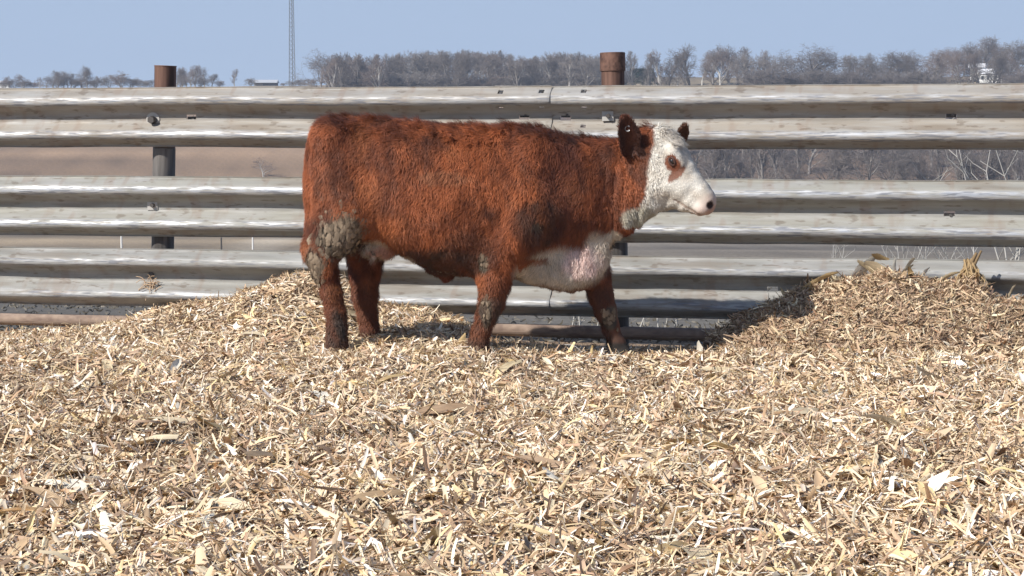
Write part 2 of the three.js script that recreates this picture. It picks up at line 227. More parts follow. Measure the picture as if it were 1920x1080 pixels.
function place(p, n, r, tilt, L, W, T = W) { // lying on the surface with normal n, turned at random
  _y.copy(n); _y.x += gauss(r) * tilt; _y.z += gauss(r) * tilt; _y.normalize(); if (r() < .5) _y.negate();
  const a = r() * 6.2832; _x.set(Math.cos(a), gauss(r) * tilt * .8, Math.sin(a)); _x.addScaledVector(_y, -_x.dot(_y)).normalize(); _z.crossVectors(_x, _y);
  _m.makeBasis(_x.clone().multiplyScalar(L), _y.clone().multiplyScalar(T), _z.clone().multiplyScalar(W)); _m.setPosition(p); return _m;
}
function scatter(name, geos, count, parent, r, sample) {
  const per = geos.map(() => [[], []]);
  for (let i = 0; i < count; i++) { const s = sample(r); if (!s) continue; const k = Math.floor(r() * geos.length); per[k][0].push(...s.m.elements); per[k][1].push(...s.c); }
  geos.forEach((g, k) => { const n = per[k][0].length / 16; if (!n) return; const im = shadows(new THREE.InstancedMesh(g, litterMat, n)); im.instanceMatrix.array.set(per[k][0]); im.instanceColor = new THREE.InstancedBufferAttribute(new Float32Array(per[k][1]), 3); im.name = name; im.userData.kind = 'stuff'; parent.add(im); });
}
const bedding = new THREE.Group(); bedding.name = 'straw_ground'; bedding.userData.kind = 'structure'; scene.add(bedding);
const heapThing = thing('straw_heap', 'brown heap of shredded corn stalks piled against the guardrails, a torn root clump on top', 'straw heap');
const soil = new THREE.MeshStandardMaterial({ roughness: 1, map: tex(512, 512, (u, v) => { const a = tile(u, v, 30, 30, 4, 3); return mix3([.12, .075, .045], [.36, .25, .155], clamp(.5 + 1.3 * a)); }) });
part('bedding_base', grid(170, 150, (u, v) => { const x = mix(-4.2, 4.2, u), z = mix(8, -2.4, v); return [x, ground(x, z) - .012, z, x, z]; }), soil, bedding);
part('heap_core', grid(80, 60, (u, v) => { const x = mix(.9, 4.1, u), z = mix(1.3, -1.2, v); return [x, heap(x, z) - .012, z, x * 1.3, z * 1.3]; }), new THREE.MeshStandardMaterial({ roughness: 1, map: tex(256, 256, (u, v) => { const a = tile(u, v, 20, 20, 4, 6); return mix3([.09, .06, .04], [.28, .19, .12], clamp(.5 + 1.3 * a)); }) }), heapThing);
{
  const inView = (x, z) => Math.abs(x) < .287 * (9 - z) + .7;
  const spot = (r, onHeap) => { for (let t = 0; t < 60; t++) { const z = onHeap ? mix(-1, 1.2, r()) : mix(-1.9, 5.2, r()), x = onHeap ? mix(.95, 3.9, r()) : mix(-3.9, 3.9, r()); if (!inView(x, z)) continue; const h = heap(x, z), g = ground(x, z); if (onHeap ? h > g - .01 && z > fenceZ(x) - .05 : g > h - .02 && z > fenceZ(x) - .35) return [x, z, onHeap ? h : g]; } return null; };
  const near = (z) => mix(.78, 1.15, sstep(-1, 4, z));
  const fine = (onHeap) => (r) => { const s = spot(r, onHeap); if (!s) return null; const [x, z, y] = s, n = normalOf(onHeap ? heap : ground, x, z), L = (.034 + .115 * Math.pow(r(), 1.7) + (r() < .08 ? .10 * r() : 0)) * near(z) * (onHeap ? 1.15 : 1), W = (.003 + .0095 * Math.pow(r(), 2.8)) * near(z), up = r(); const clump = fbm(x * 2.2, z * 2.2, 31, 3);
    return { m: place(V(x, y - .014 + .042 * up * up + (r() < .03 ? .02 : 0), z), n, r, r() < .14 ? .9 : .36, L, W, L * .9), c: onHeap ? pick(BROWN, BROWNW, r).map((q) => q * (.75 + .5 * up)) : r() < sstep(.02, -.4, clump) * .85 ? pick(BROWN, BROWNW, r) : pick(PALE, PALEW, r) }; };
  const chips = (onHeap) => (r) => { const s = spot(r, onHeap); if (!s) return null; const [x, z, y] = s, n = normalOf(onHeap ? heap : ground, x, z), L = (.04 + .13 * r() * r()) * near(z); return { m: place(V(x, y + .004 + .02 * r(), z), n, r, .4, L, L * (.1 + .2 * r()), L * .8), c: pick(onHeap ? BROWN : PALE, onHeap ? BROWNW : PALEW, r) }; };
  scatter('straw_litter', STRAW, 195000, bedding, rng(101), fine(false));
  scatter('husk_litter', [...CHIP.map((g) => { const q = g.clone(); q.deleteAttribute('uv'); return q; }), ...SMALLHUSK], 20000, bedding, rng(102), chips(false));
  const blades = (onHeap) => (q) => { const s = spot(q, onHeap); if (!s) return null; const [x, z, y] = s, n = normalOf(onHeap ? heap : ground, x, z), L = (.07 + .15 * q() * q()) * near(z); return { m: place(V(x, y + .008 + .02 * q(), z), n, q, onHeap ? .55 : .34, L, .007 + .013 * q() * q(), L * .9), c: pick(onHeap ? BROWN : PALE, onHeap ? BROWNW : PALEW, q) }; };
  scatter('leaf_litter', [...STRAW, ...SMALLHUSK], 26000, bedding, rng(105), blades(false));
  scatter('leaf_litter', STRAW, 3200, heapThing, rng(106), blades(true));
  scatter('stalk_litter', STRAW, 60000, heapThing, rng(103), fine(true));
  scatter('husk_litter', SMALLHUSK, 3500, heapThing, rng(104), chips(true));
  { // dry grass of the field close behind the fence
    const q = rng(107), M = [[], []], C = [[], []];
    for (let i = 0; i < 15000; i++) { const d = 10.9 + 55 * Math.pow(q(), 1.8), z = 9 - d, x = (q() * 2 - 1) * (.3 * d + .8); if (z > fenceZ(x) - .35) continue; const k = i & 1, L = .02 + .05 * q(); place(V(x, land(x, z) + L * .25, z), V(gauss(q), .25, gauss(q)).normalize(), q, .5, L, .006 + .01 * q(), L * .8); M[k].push(..._m.elements); const t = .6 + .7 * q(); C[k].push(.155 * t, .135 * t, .105 * t); }
    [STRAW[1], STRAW[6]].forEach((g, k) => { const im = shadows(new THREE.InstancedMesh(g, litterMat, M[k].length / 16)); im.instanceMatrix.array.set(M[k]); im.instanceColor = new THREE.InstancedBufferAttribute(new Float32Array(C[k]), 3); im.name = numbered('dry_grass'); im.userData.kind = 'stuff'; im.userData.label = k ? 'curled dead grass stems in the field behind the fence' : 'straight dead grass blades in the field behind the fence'; im.userData.category = 'grass'; scene.add(im); });
  }
  // larger husks, leaves and stalk pieces, one by one
  const rib = tex(64, 128, (u, v) => { const a = .78 + .12 * Math.sin(v * 90 + 2 * noise(u * 3, v * 20)) + .2 * fbm(u * 4, v * 30, 2, 3); return [a, a * .985, a * .95]; });
  const huskMats = [[.72, .6, .42], [.8, .74, .64], [.62, .45, .23], [.5, .35, .21], [.67, .55, .36], [.4, .27, .17]].map((c) => new THREE.MeshPhysicalMaterial({ color: new THREE.Color().setRGB(...c), roughness: .55, side: THREE.DoubleSide, map: rib, bumpMap: rib, bumpScale: .002, sheen: .2 }));
  const stalkMats = [[.5, .37, .23], [.36, .25, .16], [.6, .48, .32]].map((c) => new THREE.MeshStandardMaterial({ color: new THREE.Color().setRGB(...c), roughness: .7 }));
  const stalks = [stalkGeo(R0), stalkGeo(R0), stalkGeo(R0)];
  const r = rng(200);
  const big = (name, geo, mat, x, z, L, W, tilt, par, lift = .02, T) => { const n = normalOf(surf, x, z), m = part(name, geo, mat, par); place(V(x, surf(x, z) + lift, z), n, r, tilt, L, W, T ?? L * .8); m.matrix.copy(_m); m.matrix.decompose(m.position, m.quaternion, m.scale); return m; };
  for (let i = 0; i < 235; i++) { let s = spot(r, false); if (s[1] < 1 && r() < .55) s = spot(r, false); const L = (.08 + .2 * Math.pow(r(), 1.5)) * near(s[1]); big('corn_husk', HUSK[i % 6], huskMats[Math.min(5, Math.floor(r() * r() * 6.5))], s[0], s[1], L, L * (.13 + .2 * r()), .3, bedding, .018 + .012 * r()); }
  for (let i = 0; i < 60; i++) { const s = spot(r, false); const L = (.09 + .16 * r()) * near(s[1]); big('stalk_piece', stalks[i % 3], stalkMats[i % 3], s[0], s[1], L, .010 + .007 * r(), .22, bedding, .014, .012); }
  for (let i = 0; i < 40; i++) { const s = spot(r, true); const L = .06 + .16 * r(); big('corn_husk', HUSK[i % 6], huskMats[3 + Math.floor(r() * 3) % 3], s[0], s[1], L, L * (.15 + .2 * r()), .4, heapThing, .015); }
  for (let i = 0; i < 40; i++) { const s = spot(r, true); const L = .1 + .16 * r(); big('stalk_piece', stalks[i % 3], stalkMats[i % 2], s[0], s[1], L, .009 + .006 * r(), .25, heapThing, .01, .011); }
  // upright leaves on the heap, and the torn root clump on its top
  const lean = (geo, mat, p0, p1, W, par, name, spin = 0) => { const m = part(name, geo, mat, par), d = p1.clone().sub(p0), L = d.length(); d.normalize(); const z = V(-d.y, d.x, .25 + spin).addScaledVector(d, -V(-d.y, d.x, .25 + spin).dot(d)).normalize(), y = z.clone().cross(d); const mm = new THREE.Matrix4().makeBasis(d.clone().multiplyScalar(L), y.multiplyScalar(L * .6), z.multiplyScalar(W)); mm.setPosition(p0.clone().add(p1).multiplyScalar(.5)); mm.decompose(m.position, m.quaternion, m.scale); return m; };
  const hz = (px, py, dz = .2) => { let z = -.5; for (let i = 0; i < 5; i++) z = fenceZ(at(px, py, z).x) + dz; return at(px, py, z); };
  for (const [a, b, c, d, w, k] of [[1596, 520, 1640, 474, 0.07, 1], [1626, 488, 1662, 524, 0.07, 0], [1634, 476, 1668, 484, 0.035, 2], [1610, 486, 1650, 528, 0.03, 4], [1672, 524, 1676, 482, 0.035, 1], [1688, 528, 1710, 494, 0.035, 4], [1694, 510, 1716, 486, 0.03, 0], [1700, 500, 1712, 530, 0.03, 2], [1838, 515, 1852, 566, 0.034, 0], [1500, 542, 1572, 512, 0.035, 2], [1745, 536, 1800, 512, 0.03, 4], [1560, 532, 1600, 520, 0.03, 0], [1730, 520, 1742, 500, 0.02, 1], [1584, 540, 1560, 512, 0.02, 4], [1480, 560, 1462, 540, 0.02, 2], [1890, 560, 1905, 535, 0.02, 4], [1640, 660, 1668, 592, 0.08, 4], [1310, 640, 1330, 700, 0.05, 1]]) lean(HUSK[(a + d) % 6], huskMats[k], hz(a, b, a === 1310 ? .8 : .2), hz(c, d, a === 1310 ? .85 : .16), w, heapThing, 'corn_husk', .4);
  const rr = rng(77), rootPts = (px, py, qx, qy, j) => { const a = hz(px, py, .2 + .05 * gauss(rr)), b = hz(qx, qy, .2), P = [], Q = []; for (let i = 0; i <= 5; i++) { const t = i / 5; P.push(a.clone().lerp(b, t).add(V(j * Math.sin(t * 3) * gauss(rr) * .6, 0, j * Math.sin(t * 3) * gauss(rr)))); Q.push(mix(.003, .006, t)); } return tubeGeo(P, Q, 5); };
  const rg = []; for (let i = 0; i < 60; i++) rg.push(rootPts(1786 + 66 * rr(), 532 + 22 * rr(), 1808 + 22 * rr(), 484 + 18 * rr(), .02));
  part('root_clump', mergeGeometries(rg), matte(.36, .25, .13), heapThing);
  const sg = [tubeGeo([hz(1808, 522), hz(1818, 500), hz(1831, 474)], [.016, .013, .008], 7), tubeGeo([hz(1814, 512), hz(1826, 498), hz(1840, 470)], [.012, .01, .006], 6)];
  part('root_stalk', mergeGeometries(sg), matte(.22, .15, .08), heapThing);
  // straw caught on the lowest rail under the bolt of the post
  const tuft = thing('straw_tuft', 'small tangle of straw caught on the lowest rail below a post bolt', 'straw tuft'), tg = [];
  for (let i = 0; i < 34; i++) { const s = sAt(287) + gauss(rr) * .022, y = .225 + gauss(rr) * .018, P = []; let q = onFence(s, y, .045 + .02 * rr()), d = V(gauss(rr), gauss(rr) * .7, gauss(rr) * .3).normalize(); for (let k = 0; k < 5; k++) { P.push(q.clone()); q = q.addScaledVector(d, .014); d.add(V(gauss(rr) * .4, gauss(rr) * .4 - .1, gauss(rr) * .15)).normalize(); } tg.push(tubeGeo(P, P.map(() => .0022), 4)); }
  part('strands', mergeGeometries(tg), matte(.5, .36, .24), tuft);
  // loose strands standing up along the crest of the bedding
  const cr = []; for (let i = 0; i < 900; i++) { const x = mix(-3.3, 3, rr()), z = rr() < .5 ? fenceZ(x) + .1 + .15 * rr() : .35 + .35 * gauss(rr), P = []; let q = V(x, surf(x, z), z), d = V(gauss(rr) * .7, .6 + rr(), gauss(rr) * .4).normalize(), st = .008 + .012 * rr(); for (let k = 0; k < 5; k++) { P.push(q.clone()); q = q.addScaledVector(d, st); d.add(V(gauss(rr) * .35, gauss(rr) * .3 - .18, gauss(rr) * .2)).normalize(); } cr.push(tubeGeo(P, P.map((_, k) => .0018 * (1 - k * .12)), 3)); }
  part('standing_straw', mergeGeometries(cr), matte(.55, .42, .28), bedding, true);
}
// ---------- the heifer ----------
const wx = (px, z = 0) => at(px, 400, z).x, wy = (py, z = 0) => at(960, py, z).y;
function loft(rows, dz = () => 0, nExp = 2.35) { // sections along x: [px, top, bottom, half width]
  const R = rows.map(([px, a, b, w]) => { const X = wx(px), t = wy(a), u = wy(b); return [X, (t + u) / 2, (t - u) / 2, w]; }), n = R.length, o = [0, 0, 0];
  return (x, y, z) => {
    const xc = clamp(x, R[0][0], R[n - 1][0]); let i = 0; while (i < n - 2 && xc > R[i + 1][0]) i++;
    const t = (xc - R[i][0]) / (R[i + 1][0] - R[i][0]), p = R[Math.max(0, i - 1)], q = R[i], s = R[i + 1], v = R[Math.min(n - 1, i + 2)];
    for (let k = 0; k < 3; k++) { const a = p[k + 1], b = q[k + 1], c = s[k + 1], d = v[k + 1]; o[k] = b + .5 * t * (c - a + t * (2 * a - 5 * b + 4 * c - d + t * (3 * (b - c) + d - a))); }
    const hy = Math.max(.01, o[1]), hz = Math.max(.01, o[2]), Y = Math.abs(y - o[0]) / hy, Z = Math.abs(z - dz(xc)) / hz, d = (Math.pow(Math.pow(Y, nExp) + Math.pow(Z, nExp), 1 / nExp) - 1) * Math.min(hy, hz), e = Math.abs(x - xc);
    return e > 0 ? (d > 0 ? Math.hypot(d, e) : e) : d;
  };
}
const neckTurn = (x) => .05 * sstep(.42, .78, x);
const torso = loft([[572, 318, 380, .05], [578, 272, 425, .13], [588, 244, 448, .175], [606, 226, 460, .205], [640, 219, 456, .225], [700, 224, 455, .24], [760, 230, 478, .268], [830, 234, 506, .282], [890, 236, 513, .276], [950, 238, 510, .255], [1000, 242, 503, .232], [1050, 251, 488, .20], [1090, 257, 474, .17], [1120, 259, 460, .148], [1150, 259, 448, .134], [1180, 257, 432, .12], [1205, 256, 415, .11], [1225, 262, 398, .095], [1238, 280, 378, .07]], neckTurn);
const brisket = loft([[960, 470, 518, .06], [985, 448, 530, .105], [1030, 436, 540, .125], [1080, 432, 544, .12], [1112, 432, 534, .10], [1134, 440, 508, .075], [1143, 462, 488, .03]], () => 0, 2.1);
const dewlap = loft([[1095, 400, 470, .03], [1130, 400, 466, .05], [1160, 395, 445, .05], [1180, 385, 430, .045], [1196, 380, 418, .03]], () => .04, 2);
function seg(pts) { // chain of round cones: [px, py, z, r]
  const A = pts.map(([px, py, z, r]) => { const p = at(px, py, z); return [p.x, p.y, z, r]; });
  let lo = [9, 9, 9], hi = [-9, -9, -9]; for (const a of A) for (let k = 0; k < 3; k++) { lo[k] = Math.min(lo[k], a[k] - a[3]); hi[k] = Math.max(hi[k], a[k] + a[3]); }
  return (x, y, z) => {
    const bx = Math.max(lo[0] - x, x - hi[0], 0), by = Math.max(lo[1] - y, y - hi[1], 0), bz = Math.max(lo[2] - z, z - hi[2], 0), bb = Math.hypot(bx, by, bz); if (bb > .15) return bb;
    let best = 9; for (let i = 0; i + 1 < A.length; i++) { const a = A[i], b = A[i + 1], ux = b[0] - a[0], uy = b[1] - a[1], uz = b[2] - a[2], px = x - a[0], py = y - a[1], pz = z - a[2], t = clamp((px * ux + py * uy + pz * uz) / (ux * ux + uy * uy + uz * uz)); const d = Math.hypot(px - t * ux, py - t * uy, pz - t * uz) - mix(a[3], b[3], t); best = i ? smin(best, d, .02) : d; }
    return best;
  };
}
function smin(a, b, k) { const h = k - Math.abs(a - b); return h > 0 ? Math.min(a, b) - h * h / (4 * k) : Math.min(a, b); }
const legs = [
  seg([[645, 330, 0.09, 0.13], [655, 400, 0.135, 0.115], [628, 448, 0.15, 0.088], [603, 480, 0.15, 0.07], [611, 515, 0.15, 0.0521], [622, 550, 0.15, 0.0474], [630, 585, 0.15, 0.0465], [632, 612, 0.15, 0.0456], [632, 640, 0.15, 0.0498], [633, 668, 0.15, 0.0515]]),
  seg([[640, 330, -0.09, 0.13], [672, 420, -0.14, 0.11], [684, 475, -0.14, 0.092], [684, 515, -0.14, 0.0725], [685, 555, -0.14, 0.0614], [690, 590, -0.14, 0.0456], [694, 618, -0.14, 0.0456], [697, 655, -0.14, 0.0498]]),
  seg([[1005, 390, 0.12, 0.13], [960, 450, 0.155, 0.105], [936, 490, 0.15, 0.088], [928, 530, 0.15, 0.0763], [922, 568, 0.15, 0.0589], [912, 595, 0.15, 0.0456], [903, 620, 0.15, 0.0398], [897, 645, 0.15, 0.044], [894, 680, 0.15, 0.0498]]),
  seg([[1060, 400, -0.1, 0.13], [1105, 460, -0.12, 0.095], [1120, 515, -0.12, 0.0698], [1128, 555, -0.12, 0.0614], [1136, 582, -0.12, 0.0556], [1146, 612, -0.12, 0.044], [1157, 642, -0.12, 0.0415], [1166, 665, -0.12, 0.0456], [1176, 695, -0.12, 0.0498]])];
const hockPoint = seg([[592, 415, .14, .05], [577, 460, .15, .026], [592, 478, .15, .04], [605, 500, .15, .05]]);
const tail = seg([[604, 240, 0, .03], [590, 275, 0, .02], [586, 340, 0, .016], [588, 420, 0, .016], [590, 460, 0, .02]]);
const udder = seg([[690, 462, .05, .045], [728, 470, .03, .03]]), teat = seg([[700, 478, .08, .016], [702, 490, .08, .008]]);
const bumps = [seg([[985, 400, .14, .10], [965, 445, .155, .085]]), seg([[1000, 300, .12, .1], [985, 360, .14, .1]]), seg([[618, 262, .12, .085], [622, 268, -.12, .085]]), seg([[830, 500, 0, .05], [836, 519, 0, .02]])];
// head in its own axes: a along the face, n across it, l to the near side
const YAW = 22 * Math.PI / 180, hO = at(1225, 300, 0).setZ(.05), hh = V(Math.cos(YAW), 0, Math.sin(YAW)), hA = hh.clone().multiplyScalar(Math.SQRT1_2).add(V(0, -Math.SQRT1_2, 0)), hN = hh.clone().multiplyScalar(Math.SQRT1_2).add(V(0, Math.SQRT1_2, 0)), hL = V(-Math.sin(YAW), 0, Math.cos(YAW));
const headPt = (a, n, l) => hO.clone().addScaledVector(hA, a).addScaledVector(hN, n).addScaledVector(hL, l);
const toHead = (x, y, z) => { const dx = x - hO.x, dy = y - hO.y, dz = z - hO.z; return [dx * hA.x + dy * hA.y + dz * hA.z, dx * hN.x + dy * hN.y + dz * hN.z, dx * hL.x + dy * hL.y + dz * hL.z]; };
const HT = [[-.13, .09, -.10, .07], [-.09, .15, -.14, .085], [-.045, .168, -.165, .096], [.02, .166, -.17, .102], [.09, .152, -.165, .104], [.15, .137, -.15, .094], [.21, .122, -.122, .08], [.27, .115, -.082, .067], [.32, .108, -.05, .061], [.35, .098, -.026, .059], [.373, .078, -.002, .05], [.386, .054, .024, .03]];
function headF(x, y, z) {
  const [a, n, l] = toHead(x, y, z), ac = clamp(a, HT[0][0], HT[HT.length - 1][0]); let i = 0; while (i < HT.length - 2 && ac > HT[i + 1][0]) i++;
  const t = sstep(0, 1, (ac - HT[i][0]) / (HT[i + 1][0] - HT[i][0])), p = HT[i], q = HT[i + 1], tp = mix(p[1], q[1], t), bt = mix(p[2], q[2], t), w = mix(p[3], q[3], t), c = (tp + bt) / 2, hy = (tp - bt) / 2, v = (n - c) / hy, ww = w * (1 - .24 * sstep(0, -1, v) * sstep(.33, .2, a));
  const d = (Math.pow(Math.pow(Math.abs(v), 2.5) + Math.pow(Math.abs(l) / ww, 2.5), .4) - 1) * Math.min(hy, ww), e = Math.abs(a - ac); return e > 0 ? (d > 0 ? Math.hypot(d, e) : e) : d;
}
const EYEL = [.09, .085, .093];
const blob = (c, r) => (x, y, z) => Math.hypot(x - c.x, y - c.y, z - c.z) - r;
const brows = [1, -1].map((s) => seg3([headPt(.055, .115, .078 * s), headPt(.115, .095, .07 * s)], [.032, .026]));
const cheeks = [1, -1].map((s) => seg3([headPt(.1, -.07, .05 * s), headPt(.2, .02, .045 * s)], [.045, .035]));
const nostrils = [1, -1].map((s) => blob(headPt(.369, .06, .043 * s), .015));
const jowl = seg3([headPt(.348, .012, .03), headPt(.348, .012, -.03)], [.037, .037]);
function seg3(p, r) { const [a, b] = p, u = b.clone().sub(a), L = u.lengthSq(); return (x, y, z) => { const X = x - a.x, Y = y - a.y, Z = z - a.z, t = clamp((X * u.x + Y * u.y + Z * u.z) / L); return Math.hypot(X - t * u.x, Y - t * u.y, Z - t * u.z) - mix(r[0], r[1], t); }; }
function ear(base, tip, face, width, thick) { // leaf-shaped, cupped towards its face
  const u = tip.clone().sub(base), L = u.length(); u.normalize(); const w = face.clone().addScaledVector(u, -face.dot(u)).normalize(), v = w.clone().cross(u);
  return { u, v, w, base, L, f: (x, y, z) => { const X = x - base.x, Y = y - base.y, Z = z - base.z, a = (X * u.x + Y * u.y + Z * u.z) / L, b = X * v.x + Y * v.y + Z * v.z, c = X * w.x + Y * w.y + Z * w.z, ac = clamp(a, 0, 1), wd = width * Math.max(.06, Math.pow(Math.sin(Math.PI * clamp(.16 + ac * .84)), .45)), off = -.018 + .75 * b * b / width + .01 * ac, q = Math.hypot(b / wd, (c - off) / thick), d = (q - 1) * thick; const e = Math.abs(a - ac) * L; return e > 0 ? Math.hypot(Math.max(d, 0), e) : d; } };
}
const nearEar = ear(at(1184, 292, .15), at(1171, 217, .20), V(.2, -.05, .97), .06, .011), farEar = ear(at(1263, 282, -.03), at(1288, 234, .02), V(.35, -.2, .9), .04, .0105);
const earRoots = [seg3([at(1214, 296, .10), at(1190, 284, .14)], [.045, .02]), seg3([at(1250, 285, -.03), at(1266, 270, -.03)], [.04, .022])];
function bodyF(x, y, z) {
  let d = torso(x, y, z);
  if (x > -.2 && x < .7 && y < .8) d = smin(d, brisket(x, y, z), .05);
  if (x > .25) d = smin(d, dewlap(x, y, z), .03);
  for (const b of bumps) d = smin(d, b(x, y, z), .07);
  for (const l of legs) d = smin(d, l(x, y, z), .07);
  d = smin(d, hockPoint(x, y, z), .05); d = smin(d, tail(x, y, z), .015); d = smin(d, udder(x, y, z), .03); d = Math.min(d, teat(x, y, z));
  if (x > .45) {
    let h = headF(x, y, z); for (const b of brows) h = smin(h, b(x, y, z), .025); for (const c of cheeks) h = smin(h, c(x, y, z), .04); h = smin(h, jowl(x, y, z), .02);
    for (const e of earRoots) h = smin(h, e(x, y, z), .03);
    d = smin(d, h, .06); d = smin(d, nearEar.f(x, y, z), .012); d = smin(d, farEar.f(x, y, z), .012);
    for (const nn of nostrils) d = -smin(-d, nn(x, y, z), .008);
  }
  return d;
}
function bodyFull(x, y, z) { // with the locks and folds of the winter coat
  const d = bodyF(x, y, z); if (Math.abs(d) > .06) return d; if (x > .45 && y > .95 && (nearEar.f(x, y, z) < .03 || farEar.f(x, y, z) < .03)) return d;
  const head = sstep(.6, .68, x), leg = sstep(.42, .3, y), nk = sstep(.22, .34, x) * (1 - head);
  let q = (.010 * fbm(x * 9 + .25 * y * 9, y * 4.5, z * 7, 3) + .004 * noise(x * 40 + y * 16, y * 18, z * 30)) * (1 - .85 * head) * (1 - .35 * leg);
  q += (1 - head) * (1 - leg) * .014 * fbm(x * 3.2 + y * 1.5, y * 2.6, z * 3, 2); q += nk * .015 * Math.abs(noise(x * 19 + 1.2 * fbm(x * 3, y * 4, z * 3, 2), y * 2.5, z * 2)) * sstep(1.1, .98, y) - nk * .006;
  if (head > 0) { const [a, n, l] = toHead(x, y, z); const s = sstep(-.1, -.13, n - .9 * (a - .1)) ; q += .0009 * head * noise(x * 40, y * 40, z * 40) + s * 0; const fold = px0(x, y, 1172, 412, 34, 30); q += fold * .006 * Math.sin((x - .58) * 130); const mouth = Math.abs(n - (-.012 - .25 * (.36 - a))); if (a > .22 && a < .385 && n < .03) q -= .006 * (1 - sstep(0, .008, mouth)); }
  return d - q;
}
